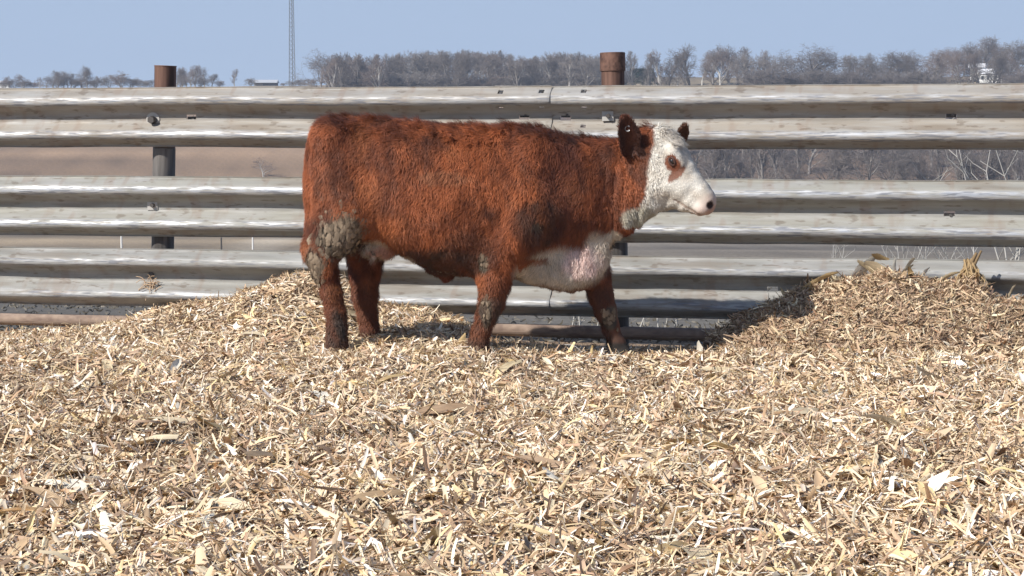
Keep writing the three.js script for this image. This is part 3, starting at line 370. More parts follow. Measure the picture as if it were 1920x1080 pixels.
// coat pattern in the animal's own side view: soft ellipses measured on the photograph at the depth of the flank
function px0(x, y, px, py, rx, ry) { const c = at(px, py, .17); return 1 - sstep(.72, 1.12, Math.hypot((x - c.x) / (rx / 367), (y - c.y) / (ry / 367))); }
const faceEdge = table([[210, 1224], [262, 1223], [285, 1217], [305, 1211], [340, 1211], [362, 1209], [385, 1197], [402, 1172], [430, 1165]].map(([y, x]) => [-wy(y, .13), wx(x, .13)]));
function coat(p, n) { // -> [r, g, b, mud]
  let { x, y, z } = p; const side = Math.abs(z), w = .018 * fbm(x * 12, y * 12, z * 12, 3), X = x + w, Y = y + .9 * .018 * fbm(x * 12 + 9, y * 12, z * 12, 3);
  const a = fbm(x * 5, y * 5, z * 5, 4), b = fbm(x * 24 + y * 8, y * 9, z * 20, 3), h = sstep(.25, 1.05, y);
  let c = mix3([.125, .030, .0095], [.335, .092, .028], clamp(.45 + 1.15 * a + .7 * b + .25 * (h - .5)));
  c = mix3(c, [.45, .155, .054], clamp(.9 * fbm(x * 7 + 4, y * 6, z * 6, 3) - .05) * .8);  // lighter orange mottling, with sunlit sheen painted into the coat
  c = mix3(c, [.05, .016, .009], clamp((fbm(x * 11 + 2, y * 7 + 3, z * 9, 3) - .16) * 2.2) * .75);
  let mud = 0; const M = (px, py, rx, ry, k = 1) => { const q = px0(X, Y, px, py, rx, ry) * k * (z > -.2 ? 1 : 0); mud = Math.max(mud, q); };
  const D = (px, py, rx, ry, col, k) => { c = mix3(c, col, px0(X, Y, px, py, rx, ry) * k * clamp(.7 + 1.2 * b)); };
  // dark patches: shade of the shoulder crease painted in, muddy belly, elbow, topline
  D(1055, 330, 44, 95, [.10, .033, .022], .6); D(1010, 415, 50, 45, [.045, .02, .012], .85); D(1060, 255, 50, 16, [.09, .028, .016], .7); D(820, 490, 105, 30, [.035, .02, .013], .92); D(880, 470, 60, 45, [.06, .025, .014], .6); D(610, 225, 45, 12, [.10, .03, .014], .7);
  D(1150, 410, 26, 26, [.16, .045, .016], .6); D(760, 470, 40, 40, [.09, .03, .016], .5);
  D(835, 330, 50, 14, [.30, .2, .12], .25);
  // legs
  if (y < .36) { c = mix3(c, [.17, .052, .02], .6 * sstep(.42, .3, y)); c = mix3(c, [.05, .03, .02], clamp(.3 + 1.6 * b) * sstep(.4, .25, y) * .75); }
  D(632, 610, 24, 34, [.05, .035, .026], .9); D(625, 545, 14, 18, [.24, .085, .03], .9); D(930, 580, 14, 30, [.06, .04, .028], .8);
  if (y < .12) c = mix3(c, [.055, .04, .03], .6 * sstep(.12, .07, y)); if (y < .05) c = mix3(c, [.03, .024, .02], sstep(.05, .03, y));
  M(640, 445, 42, 38); M(655, 420, 26, 24, .8); M(590, 500, 22, 36, .8); M(908, 490, 10, 22, .9); M(912, 585, 13, 32, .75); M(1150, 605, 17, 24, .9); M(1010, 420, 14, 10, .5);
  const mudC = mix3([.05, .036, .024], [.17, .13, .088], clamp(.5 + 1.3 * b + .6 * a)); c = mix3(c, mudC, clamp(mud * 1.15));
  // white: brisket, throat strip, flank, belly line
  let wh = Math.max(px0(X, Y, 1060, 502, 84, 42) * sstep(965, 985, 960 + x * 367), px0(X, Y, 1010, 510, 50, 28), px0(X, Y, 1120, 478, 30, 46), px0(X, Y, 1148, 454, 24, 20), px0(X, Y, 703, 470, 26, 22) * .85, px0(X, Y, 745, 492, 32, 14) * .75);
  if (side > .13 && x > .03 && x < .18 && y < .5) wh *= sstep(.16, .1, side);
  if (wh > 0) { const pink = px0(X, Y, 1092, 490, 44, 34); let q = mix3([.56, .46, .35], [.82, .60, .53], pink); q = mix3(q, [.70, .62, .52], clamp(.2 + b)); c = mix3(c, q, wh * clamp(1.05 - .2 * b)); }
  c = mix3(c, [.55, .24, .17], px0(X, Y, 712, 474, 28, 12) * .7);
  if (x > .5) { // head: same on both sides
    const [ha, hn, hl] = toHead(x, y, z), m = headPt(ha, hn, Math.max(.055, Math.abs(hl))), eX = m.x + w * .6, ed = eX - faceEdge(-m.y - w * .5);
    let f = sstep(-.008, .012, ed);
    f = Math.max(f, px0(X, Y, 1196, 408, 34, 20));
    const inNear = nearEar.f(x, y, z) < .015, inFar = farEar.f(x, y, z) < .015;
    if (y > wy(425, .1)) {
      let q = mix3([.74, .70, .63], [.56, .49, .41], clamp(.35 + 1.4 * fbm(x * 20, y * 20, z * 20, 3)));
      q = mix3(q, [.64, .45, .38], sstep(.29, .37, ha) * .65); q = mix3(q, [.46, .24, .18], sstep(.365, .39, ha) * .7 * sstep(.1, .06, hn) * sstep(-.01, .03, hn)); q = mix3(q, [.46, .42, .32], px0(x, y, 1196, 408, 40, 24) * .8);
      if (ha > .22 && hn < .03) q = mix3(q, [.30, .18, .13], .7 * (1 - sstep(.002, .008, Math.abs(hn - (-.012 - .25 * (.36 - ha))))));
      for (const nn of nostrils) q = mix3(q, [.035, .015, .012], sstep(.009, .002, nn(x, y, z)));
      const e = Math.hypot((ha - EYEL[0] - .004) / .05, (hn - EYEL[1] + .006) / .038) + .35 * fbm(ha * 40, hn * 40, 3, 2), e2 = Math.hypot((ha - EYEL[0] - .055) / .022, (hn - EYEL[1] + .03) / .05) + .3 * fbm(ha * 40, hn * 40, 6, 2);
      if (Math.abs(hl) > .035) q = mix3(q, [.20, .06, .025], Math.max(sstep(1.05, .85, e), sstep(1.1, .9, e2) * .9));
      c = mix3(c, q, f);
    }
    if (inNear) { const k = (x - nearEar.base.x) * nearEar.w.x + (y - nearEar.base.y) * nearEar.w.y + (z - nearEar.base.z) * nearEar.w.z; c = mix3([.14, .04, .018], [.09, .03, .018], sstep(-.01, .01, k)); c = c.map((q) => q * (1 + .5 * b)); }
    if (inFar) { c = mix3([.7, .62, .52], [.13, .05, .025], sstep(-.035, -.012, (x - wx(1272, -.1)) + .35 * (y - wy(255, -.1)))); }
    D(1200, 300, 26, 40, [.05, .018, .01], .9 * (1 - f));  // shade below the near ear, painted into the coat
  }
  const k = .92 + .25 * b; return [c[0] * k, c[1] * k, c[2] * k, mud];
}
const cow = thing('cow', 'young red cow with white face and brisket walking across the straw, mud on its thigh', 'cow', [0, .0097, .08]); cow.scale.setScalar(.991);
let cowGeo;
{
  const h = .0085, lo = [-1.13, -.1, -.38], dim = [Math.ceil(2.2 / h / 4) * 4, Math.ceil(1.36 / h / 4) * 4, Math.ceil(.76 / h / 4) * 4], N = dim.map((d) => d + 1), val = new Float32Array(N[0] * N[1] * N[2]).fill(1), id = (i, j, k) => (k * N[1] + j) * N[0] + i, live = [];
  for (let k = 0; k < dim[2]; k += 4) for (let j = 0; j < dim[1]; j += 4) for (let i = 0; i < dim[0]; i += 4) {
    const c = bodyF(lo[0] + (i + 2) * h, lo[1] + (j + 2) * h, lo[2] + (k + 2) * h); if (c > .13) continue;
    if (c < -.11) { for (let q = 0; q < 5; q++) for (let p = 0; p < 5; p++) for (let o = 0; o < 5; o++) { const e = id(i + o, j + p, k + q); if (val[e] === 1) val[e] = -1; } continue; }
    live.push([i, j, k]);
  }
  const done = new Uint8Array(val.length);
  for (const [i, j, k] of live) for (let q = 0; q < 5; q++) for (let p = 0; p < 5; p++) for (let o = 0; o < 5; o++) { const e = id(i + o, j + p, k + q); if (done[e]) continue; done[e] = 1; val[e] = bodyFull(lo[0] + (i + o) * h, lo[1] + (j + p) * h, lo[2] + (k + q) * h); }
  const P = [], I = [], map = new Int32Array(val.length).fill(-1);
  const cell = (i, j, k) => {
    const e = id(i, j, k); if (map[e] >= 0) return map[e]; let n = 0, x = 0, y = 0, z = 0;
    for (let a = 0; a < 12; a++) { const ax = a >> 2, u = a & 1, v = (a >> 1) & 1, c0 = [0, 0, 0]; c0[(ax + 1) % 3] = u; c0[(ax + 2) % 3] = v; const c1 = c0.slice(); c1[ax] = 1; const f0 = val[id(i + c0[0], j + c0[1], k + c0[2])], f1 = val[id(i + c1[0], j + c1[1], k + c1[2])]; if ((f0 < 0) === (f1 < 0)) continue; const t = f0 / (f0 - f1); x += c0[0] + (ax === 0 ? t : 0); y += c0[1] + (ax === 1 ? t : 0); z += c0[2] + (ax === 2 ? t : 0); n++; }
    map[e] = P.length / 3; P.push(lo[0] + (i + x / n) * h, lo[1] + (j + y / n) * h, lo[2] + (k + z / n) * h); return map[e];
  };
  for (const [bi, bj, bk] of live) for (let k = Math.max(1, bk); k < bk + 4; k++) for (let j = Math.max(1, bj); j < bj + 4; j++) for (let i = Math.max(1, bi); i < bi + 4; i++) {
    const f = val[id(i, j, k)] < 0;
    if (f !== val[id(i + 1, j, k)] < 0) { const q = [cell(i, j - 1, k - 1), cell(i, j, k - 1), cell(i, j, k), cell(i, j - 1, k)]; f ? I.push(q[0], q[1], q[2], q[0], q[2], q[3]) : I.push(q[0], q[2], q[1], q[0], q[3], q[2]); }
    if (f !== val[id(i, j + 1, k)] < 0) { const q = [cell(i - 1, j, k - 1), cell(i - 1, j, k), cell(i, j, k), cell(i, j, k - 1)]; f ? I.push(q[0], q[1], q[2], q[0], q[2], q[3]) : I.push(q[0], q[2], q[1], q[0], q[3], q[2]); }
    if (f !== val[id(i, j, k + 1)] < 0) { const q = [cell(i - 1, j - 1, k), cell(i, j - 1, k), cell(i, j, k), cell(i - 1, j, k)]; f ? I.push(q[0], q[1], q[2], q[0], q[2], q[3]) : I.push(q[0], q[2], q[1], q[0], q[3], q[2]); }
  }
  cowGeo = new THREE.BufferGeometry(); cowGeo.setAttribute('position', new THREE.Float32BufferAttribute(P, 3)); cowGeo.setIndex(I); cowGeo.computeVertexNormals();
  const C = new Float32Array(P.length), nn = cowGeo.attributes.normal, p = V(0, 0, 0), n = V(0, 0, 0);
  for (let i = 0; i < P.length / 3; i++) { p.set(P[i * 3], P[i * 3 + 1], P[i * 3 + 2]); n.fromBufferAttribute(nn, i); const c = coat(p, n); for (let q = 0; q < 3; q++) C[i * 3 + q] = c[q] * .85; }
  cowGeo.setAttribute('color', new THREE.BufferAttribute(C, 3));
  part('body', cowGeo, new THREE.MeshStandardMaterial({ vertexColors: true, roughness: .8 }), cow);
}
{ // winter coat: short curved hairs, lying back and down
  const r = rng(5), pos = cowGeo.attributes.position, idx = cowGeo.index.array, T = idx.length / 3, cum = new Float32Array(T), a = V(0, 0, 0), b = V(0, 0, 0), c = V(0, 0, 0); let s = 0;
  for (let t = 0; t < T; t++) { a.fromBufferAttribute(pos, idx[t * 3]); b.fromBufferAttribute(pos, idx[t * 3 + 1]); c.fromBufferAttribute(pos, idx[t * 3 + 2]); s += b.clone().sub(a).cross(c.clone().sub(a)).length() / 2; cum[t] = s; }
  const hair = (k) => grid(4, 1, (u, v) => [u, (k ? .42 : .26) * Math.sin(u * 2.9) * (1 - .25 * u), (v - .5) * (1 - .8 * u * u) + (k ? .8 : .3) * u * u]);
  const geos = [hair(0), hair(1)]; for (const g of geos) g.deleteAttribute('uv');
  const COUNT = 300000, M = [[], []], C = [[], []], n = V(0, 0, 0), d = V(0, 0, 0), y = V(0, 0, 0), z = V(0, 0, 0), p = V(0, 0, 0);
  for (let i = 0; i < COUNT; i++) {
    const q = r() * s; let l = 0, hI = T - 1; while (l < hI) { const m = (l + hI) >> 1; cum[m] < q ? l = m + 1 : hI = m; }
    a.fromBufferAttribute(pos, idx[l * 3]); b.fromBufferAttribute(pos, idx[l * 3 + 1]); c.fromBufferAttribute(pos, idx[l * 3 + 2]); let u = r(), v = r(); if (u + v > 1) { u = 1 - u; v = 1 - v; }
    n.copy(b).sub(a).cross(c.clone().sub(a)).normalize(); p.copy(a).addScaledVector(b.clone().sub(a), u).addScaledVector(c.clone().sub(a), v);
    const k = coat(p, n), head = p.x > .5 ? toHead(p.x, p.y, p.z) : null; let L = .019 + .014 * r(), W = .0019, lift = .3 + .3 * r();
    const top = sstep(.5, .9, n.y) * sstep(.9, 1.0, p.y), na = fbm(p.x * 7, p.y * 7, p.z * 7, 2), nb = fbm(p.x * 16 + 5, p.y * 16, p.z * 16, 2);
    const nc = fbm(p.x * 30, p.y * 22, p.z * 25, 2); d.set(-.28 - top * 1.2 + 1.0 * nb + .9 * nc, -.85 + .7 * na + top * .4, .6 * nb); lift += .35 * clamp(nc + .2);
    if (p.x > .25) d.x -= .1; if (p.y < .4) { L *= .75; d.set(-.15 + .6 * nb, -1, .4 * na); }
    if (top > .3) { L *= 1 + 1.3 * clamp(nb * 1.6 + .1); lift += .45 * r() * (nb > 0 ? 1 : .4); }
    if (k[3] > .4) { if (r() < .35) continue; L *= .55; }
    if (p.y < .035) continue; if (p.x < -.98 && p.y > .55) { L *= .6; }
    if (head && head[0] > -.1) { const face = sstep(-.05, .05, head[0] + (head[1] - .1)); L = mix(L * .7, .0105, face); W = .0017; lift = mix(lift, .10 + .10 * r(), face); d.copy(hA).multiplyScalar(.9).add(V(-.12 * nb, -.35 + .15 * na, .12 * nb)); if (head[0] > .3) { L *= .55; } if (head[0] > .37) L *= .4; if (Math.hypot(head[0] - EYEL[0], head[1] - EYEL[1]) < .017) continue; if (head[1] > .135 && head[0] < .05) { L = .028; lift = .6; } }
    if (nearEar.f(p.x, p.y, p.z) < .012 || farEar.f(p.x, p.y, p.z) < .012) { L = .017; d.copy(nearEar.u); lift = .5; }
    if (p.x > -.75 && p.x < -.55 && p.y < .52 && p.y > .42 && p.z > 0 && k[0] > .45) L *= .3;
    d.x += gauss(r) * .28; d.y += gauss(r) * .28; d.z += gauss(r) * .28; d.addScaledVector(n, -d.dot(n)).normalize(); y.copy(n).addScaledVector(d, -lift).normalize(); d.addScaledVector(n, lift).normalize(); z.crossVectors(d, y);
    const w = r() < .4 ? 1 : 0; L *= .7 + .6 * r(); W *= .7 + .8 * r(); p.addScaledVector(n, -.002);
    M[w].push(d.x * L, d.y * L, d.z * L, 0, y.x * L * .6, y.y * L * .6, y.z * L * .6, 0, z.x * W * (w ? 1.3 : 1), z.y * W, z.z * W, 0, p.x, p.y, p.z, 1);
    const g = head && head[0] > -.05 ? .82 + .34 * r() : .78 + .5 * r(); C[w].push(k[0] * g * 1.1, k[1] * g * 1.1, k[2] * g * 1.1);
  }
  const hm = new THREE.MeshStandardMaterial({ color: 0xffffff, roughness: .72, side: THREE.DoubleSide });
  geos.forEach((g, i) => { const im = shadows(new THREE.InstancedMesh(g, hm, M[i].length / 16)); im.instanceMatrix.array.set(M[i]); im.instanceColor = new THREE.InstancedBufferAttribute(new Float32Array(C[i]), 3); im.name = 'coat_hair'; im.userData.kind = 'stuff'; cow.add(im); });
}
{ // eye, ear tag, caked mud
  const hitZ = (x, y, z0 = .6) => { let z = z0; while (z > -.5 && bodyFull(x, y, z) > .0015) z -= Math.max(.0015, bodyFull(x, y, z) * .4); return z; };
  const wet = new THREE.MeshPhysicalMaterial({ color: new THREE.Color().setRGB(.018, .012, .01), roughness: .12, clearcoat: 1, clearcoatRoughness: .05 }), lidM = matte(.07, .03, .02, .55);
  for (const s of [1, -1]) {
    let l = .14; while (l > .03) { const q = headPt(EYEL[0], EYEL[1], l * s); if (bodyFull(q.x, q.y, q.z) < 0) break; l -= .001; }
    const e = part('eye', new THREE.SphereGeometry(.0185, 24, 16), wet, cow); e.position.copy(headPt(EYEL[0], EYEL[1], (l - .010) * s));
    const lid = (sg) => { const P = [], Rr = []; for (let i = 0; i <= 10; i++) { const t = i / 10 * Math.PI; P.push(headPt(EYEL[0] + Math.cos(t) * .021, EYEL[1] + .35 * Math.cos(t) * -.012 + sg * Math.sin(t) * .0135, (l + .001 + .005 * Math.sin(t)) * s)); Rr.push(.003 + .003 * Math.sin(t)); } return tubeGeo(P, Rr, 8); };
    part('eyelid', mergeGeometries([lid(1), lid(-1)]), lidM, cow);
  }
  const tp = at(1178, 241, .23), tz = hitZ(tp.x, tp.y), tg = new THREE.TorusGeometry(.0125, .0032, 8, 20, 4.6).rotateZ(.9);
  const t = part('ear_tag', tg, new THREE.MeshStandardMaterial({ color: new THREE.Color().setRGB(.75, .75, .74), metalness: .6, roughness: .3 }), cow); t.position.set(tp.x, tp.y, tz + .004);
  const r = rng(9), clods = [], base = new THREE.IcosahedronGeometry(1, 1), p = V(0, 0, 0);
  const seen = [], daub = (px, py, rx, ry, n, size) => { for (let i = 0; i < n; i++) { const q = at(px + gauss(r) * rx * .5, py + gauss(r) * ry * .5, .2); if (seen.some((o) => Math.hypot(o[0] - q.x, (o[1] - q.y) * .7) < size * 1.15)) continue; const z = hitZ(q.x, q.y); if (z < -.2) continue; seen.push([q.x, q.y]); const g = base.clone(), S = size * (.6 + .8 * r()), sy = 1 + .9 * r(), o = r() * 50, P = g.attributes.position; for (let k = 0; k < P.count; k++) { const f = 1 + .6 * noise(P.getX(k) * 1.6 + o, P.getY(k) * 1.6, P.getZ(k) * 1.6); P.setXYZ(k, P.getX(k) * S * f, P.getY(k) * S * sy * f, P.getZ(k) * S * .26 * f); }
    g.computeVertexNormals(); const e = .01, n2 = V(bodyF(q.x + e, q.y, z) - bodyF(q.x - e, q.y, z), bodyF(q.x, q.y + e, z) - bodyF(q.x, q.y - e, z), bodyF(q.x, q.y, z + e) - bodyF(q.x, q.y, z - e)).normalize(); const m = new THREE.Matrix4().compose(V(q.x, q.y, z).addScaledVector(n2, .005), new THREE.Quaternion().setFromUnitVectors(V(0, 0, 1), n2), V(1, 1, 1)); g.applyMatrix4(m); const c = mix3([.085, .06, .04], [.28, .21, .145], r()), C = new Float32Array(P.count * 3); for (let k = 0; k < P.count; k++) C.set(c, k * 3); g.setAttribute('color', new THREE.BufferAttribute(C, 3)); clods.push(g); } };
  daub(642, 447, 44, 40, 420, .0105); daub(655, 418, 28, 22, 120, .007); daub(592, 505, 15, 34, 130, .009); daub(908, 490, 7, 20, 16, .008); daub(914, 585, 9, 28, 22, .007); daub(1150, 605, 12, 18, 30, .0085); daub(835, 512, 60, 8, 25, .006);
  part('caked_mud', mergeGeometries(clods), new THREE.MeshStandardMaterial({ vertexColors: true, roughness: .95 }), cow, true);
}
// ---------- bare trees, buildings and the mast on the ridge ----------
function treeGeo(seed, o) {
  const r = rng(seed), trunk = [], crown = [];
  const limb = (p, d, L, rad, lvl) => {
    const n = lvl === 0 ? 5 : lvl === 1 ? 4 : lvl === 2 ? 3 : 1, P = [p.clone()], Rr = [rad]; let q = p.clone(); const dir = d.clone();
    for (let i = 1; i <= n; i++) { q = q.clone().addScaledVector(dir, L / n); P.push(q); Rr.push(Math.max(o.twig, rad * (1 - (lvl === 0 ? .62 : .7) * i / n))); dir.x += gauss(r) * o.crook; dir.z += gauss(r) * o.crook; dir.y += gauss(r) * o.crook * .5 + o.rise * (lvl > 0 ? .12 : 0); dir.normalize(); }
    (lvl < 2 ? trunk : crown).push(tubeGeo(P, Rr, lvl === 0 ? 6 : lvl === 1 ? 4 : 3));
    if (lvl >= 4) return; const kids = o.kids[lvl];
    for (let k = 0; k < kids; k++) {
      const t = lvl === 0 ? mix(o.bare, 1, Math.pow((k + .5 * r()) / kids, .9)) : mix(.25, 1, (k + r()) / kids), f = t * n, i = Math.min(n - 1, Math.floor(f)), b = P[i].clone().lerp(P[i + 1], f - i), rr = mix(Rr[i], Rr[i + 1], f - i);
      const ax = P[i + 1].clone().sub(P[i]).normalize(), az = r() * 6.283, side = V(Math.cos(az), (r() - .3) * .5, Math.sin(az)); side.addScaledVector(ax, -side.dot(ax)).normalize();
      const open = mix(o.open, o.open * .55, lvl === 0 ? t : 0) * (.75 + .5 * r()), nd = ax.clone().multiplyScalar(Math.cos(open)).addScaledVector(side, Math.sin(open)).normalize();
      const len = lvl === 0 ? L * o.spread * mix(1, .5, t * t) * (.8 + .4 * r()) : L * (.55 + .25 * r()) * mix(1.05, .75, t);
      limb(b, nd, len, Math.max(o.twig, rr * (lvl === 0 ? .55 : .6)), lvl + 1);
    }
  };
  if (o.stems) for (let s = 0; s < o.stems; s++) { const a = s / o.stems * 6.28 + r(); limb(V(Math.cos(a) * .03, 0, Math.sin(a) * .03), V(Math.cos(a) * .45, 1, Math.sin(a) * .45).normalize(), .5 + .2 * r(), .018, 0); }
  else limb(V(0, -.03, 0), V(gauss(r) * .04, 1, gauss(r) * .04).normalize(), .74, .034, 0);
  const a = mergeGeometries(trunk), b = mergeGeometries(crown); a.computeBoundingBox(); b.computeBoundingBox(); const top = Math.max(a.boundingBox.max.y, b.boundingBox.max.y); a.scale(1 / top, 1 / top, 1 / top); b.scale(1 / top, 1 / top, 1 / top); return [a, b];
}
const TALL = { kids: [14, 5, 5, 4], crook: .12, rise: .5, bare: .13, open: .85, spread: .55, twig: .0016 }, WIDE = { kids: [15, 6, 5, 4], crook: .16, rise: .3, bare: .1, open: 1.2, spread: .78, twig: .0017 }, BUSH = { kids: [5, 5, 5, 4], stems: 5, crook: .14, rise: .25, bare: .15, open: 1.0, spread: .7, twig: .0024 }, POLE = { kids: [14, 5, 4, 4], crook: .1, rise: .7, bare: .06, open: .6, spread: .42, twig: .0017 }, OPEN = { kids: [9, 5, 4, 3], crook: .22, rise: .1, bare: .12, open: 1.25, spread: .9, twig: .0022 };
const KIND = {}; [['tall', TALL, 5], ['wide', WIDE, 5], ['bush', BUSH, 3], ['pole', POLE, 5], ['open', OPEN, 2]].forEach(([k, o, n], j) => { KIND[k] = []; for (let i = 0; i < n; i++) KIND[k].push(treeGeo(300 + j * 20 + i, o)); });
const bark = [matte(.26, .235, .215), matte(.36, .335, .31), matte(.16, .14, .125), matte(.43, .41, .38)], twigs = [matte(.20, .17, .155), matte(.24, .21, .19), matte(.17, .145, .13), matte(.23, .18, .155)];
const HWL = 'bare grey tree of the hillside wood seen between the upper rails', tr = rng(40); const protos = {};
// px: place across the photograph, top: its highest twig there, d: distance from the lens in metres
function tree(kind, px, top, d, label, group, name = 'bare_tree', sq = 1, cat = 'tree') {
  const v = Math.floor(tr() * KIND[kind].length), m = Math.floor(tr() * 4) & (label === HWL ? 2 : 3), key = kind + v + m + name, z = 9 - d, x = at(px, 200, z).x, y0 = land(x, z), h = at(px, top, z).y - y0; let t;
  if (!protos[key]) { t = thing(name, label, cat, [x, y0, z], group); const [a, b] = KIND[kind][v]; part(name === 'bare_bush' ? 'stem' : 'trunk', a, bark[m], t); part('crown', b, twigs[m], t); protos[key] = t; }
  else { t = protos[key].clone(); t.name = numbered(name); scene.add(t); t.position.set(x, y0, z); delete t.userData.group; tag(t, label, cat, group); }
  t.rotation.y = tr() * 6.28; const w = h * sq * (.92 + .16 * tr()); t.scale.set(w, h, w); return t;
}
const ROW = ['slender bare tree in the sparse row on the far ridge beside the first post', 'bare trees of the sparse ridge row'];
for (const [k, px, top, d, sq] of [['tall', 42, 137, 520, 1.1], ['tall', 18, 141, 525, 1], ['tall', 74, 143, 530, 1], ['tall', 100, 130, 505, 1.1], ['wide', 120, 131, 500, 1], ['tall', 134, 136, 512, 1], ['wide', 88, 142, 500, 1.3], ['tall', 176, 141, 515, 1.2], ['tall', 332, 124, 500, 1], ['tall', 350, 124, 505, 1], ['tall', 366, 120, 495, 1], ['tall', 384, 124, 505, 1], ['tall', 398, 137, 500, 1.2], ['tall', 110, 133, 498, 1.1], ['tall', 128, 138, 500, 1.1], ['tall', 164, 130, 500, 1], ['tall', 340, 130, 500, 1], ['tall', 358, 127, 498, 1.1]]) tree(k, px, top, d, ROW[0], ROW[1], 'bare_tree', sq);
tree('tall', 153, 121, 500, 'tallest bare tree of the sparse ridge row before the first post', null, 'bare_tree', .9);
tree('pole', 440, 128, 500, 'lone thin bare tree on the ridge between the tree row and the low shed', null, 'bare_tree', .75);
tree('wide', 604, 89, 440, 'large spreading bare tree at the end of the ridge wood beside the mast', null, 'bare_tree', .85);
const BU = ['low grey bare bush along the ridge', 'low bare bushes along the ridge'];
for (const [px, top, d, sq] of [[60, 150, 520, 1.6], [8, 146, 525, 1.3], [155, 146, 510, 1.6], [262, 144, 510, 1.4], [285, 148, 515, 1.6], [412, 150, 500, 1.4], [545, 150, 500, 1.6], [562, 146, 495, 1.4], [580, 146, 490, 1.4], [530, 154, 500, 1.8], [28, 147, 510, 1.5], [46, 150, 500, 1.6], [108, 146, 500, 1.5], [140, 143, 500, 1.5], [180, 147, 500, 1.6], [340, 142, 490, 1.5], [376, 141, 490, 1.5], [246, 141, 495, 1.4]]) tree('bush', px, top, d, BU[0], BU[1], 'bare_bush', sq, 'bush');
tree('bush', 228, 131, 495, 'broad dark rounded bush on the ridge just before the first post', null, 'bare_bush', 1.25, 'bush'); tree('bush', 205, 140, 500, 'smaller bush against the broad dark bush on the ridge', null, 'bare_bush', 1.2, 'bush');
tree('bush', 470, 145, 498, 'round bare bush on the ridge next to the low shed', null, 'bare_bush', 1.2, 'bush');
const WOOD = ['slim bare grey tree of the dense wood along the ridge behind the cow', 'trees of the dense ridge wood'];
const woodTop = table([[620, 94], [660, 96], [700, 100], [745, 97], [790, 88], [830, 92], [880, 90], [940, 92], [980, 104], [1010, 102], [1045, 92], [1100, 95], [1130, 100]]);
for (let i = 0; i < 105; i++) { const px = 616 + i * 5 + gauss(tr) * 3, d = 425 + 60 * tr(); tree(tr() < .6 ? 'pole' : 'tall', px, woodTop(px) + Math.abs(gauss(tr)) * 6, d, WOOD[0], WOOD[1], 'bare_tree', .8 + .35 * tr()); }
for (let i = 0; i < 16; i++) { const px = 640 + i * 32 + gauss(tr) * 8; tree('bush', px, 126 + tr() * 12, 432, 'tangled undergrowth bush beneath the dense ridge wood', 'undergrowth bushes of the ridge wood', 'bare_bush', 1.6, 'bush'); }
const GAP = ['thin bare tree on the ridge beside the collared post', 'thin trees beside the collared post'];
for (const [px, top] of [[1172, 96], [1186, 94], [1214, 96], [1240, 90], [1254, 100], [1160, 108]]) tree('pole', px, top, 432, GAP[0], GAP[1], 'bare_tree', .9);
tree('tall', 1293, 79, 430, 'tall airy bare tree with many upright limbs on the ridge above the cow head', null, 'bare_tree', 1);
const MIDW = ['tall bare tree of the open ridge wood beyond the cow head', 'trees of the open ridge wood'];
for (const [px, top, k] of [[1270, 96, 'pole'], [1316, 92, 'tall'], [1336, 86, 'pole'], [1350, 90, 'tall'], [1366, 80, 'tall'], [1384, 82, 'tall'], [1400, 86, 'pole'], [1416, 92, 'tall'], [1428, 92, 'pole'], [1442, 96, 'tall']]) tree(k, px, top, 425 + 25 * tr(), MIDW[0], MIDW[1], 'bare_tree', 1);
tree('wide', 1512, 79, 430, 'broad dome-shaped bare tree on the ridge, widest of the wood', null, 'bare_tree', 1.25);
tree('wide', 1480, 92, 436, 'rounded bare tree leaning against the broad dome-shaped one', null, 'bare_tree', 1.15); tree('wide', 1545, 96, 440, 'second rounded bare tree beside the broad dome-shaped one', null, 'bare_tree', 1.1);
const RW = ['rounded dense bare tree of the ridge wood near the white house', 'dense trees of the wood near the white house'];
for (const [px, top, sq] of [[1585, 102, 1], [1604, 96, 1], [1625, 100, 1.1], [1645, 94, 1.1], [1664, 90, 1], [1686, 88, 1], [1702, 92, 1], [1722, 94, 1.1], [1745, 92, 1], [1762, 86, 1.1], [1785, 84, 1.1], [1806, 80, 1], [1822, 74, 1.1], [1852, 70, 1], [1875, 80, 1], [1890, 76, 1], [1912, 70, 1.1], [1935, 66, 1], [1960, 74, 1], [1990, 72, 1]]) tree(tr() < .65 ? 'wide' : 'tall', px, top + 2, px > 1775 && px < 1895 ? 470 + 15 * tr() : 425 + 40 * tr(), RW[0], RW[1], 'bare_tree', sq);
tree('tall', 1838, 65, 466, 'highest bare tree on the ridge, standing over the white house', null, 'bare_tree', 1);
for (const [px, top] of [[1800, 92], [1822, 96], [1836, 90], [1858, 98], [1872, 88], [1886, 94]]) tree('tall', px, top, 434, 'bare tree standing in front of the white house', 'trees in front of the white house', 'bare_tree', .75);
for (let i = 0; i < 16; i++) { const px = 1450 + i * (i > 10 ? 44 : 30) + gauss(tr) * 8; if (px > 1780 && px < 1890) continue; tree('bush', px, 122 + tr() * 14, 412, 'reddish brush beneath the dense wood near the white house', 'brush beneath the wood near the white house', 'bare_bush', 1.6, 'bush'); }
tree('open', 492, 291, 285, 'dark spreading leafless tree on the brown hillside, seen between two rails', null, 'bare_tree', .95);
const HW = [HWL, 'trees of the hillside wood'];
for (let i = 0; i < 60; i++) { const px = 1180 + 900 * (i + tr()) / 60, d = 225 + 100 * tr(), z = 9 - d, x = at(px, 300, z).x, y0 = land(x, z), h = 6 + 5 * tr(), k = (y0 + h - 1.09) / d, top = 255 - k * F; tree(tr() < .5 ? 'tall' : tr() < .6 ? 'pole' : 'wide', px, top, d, HW[0], HW[1], 'bare_tree', .85); }
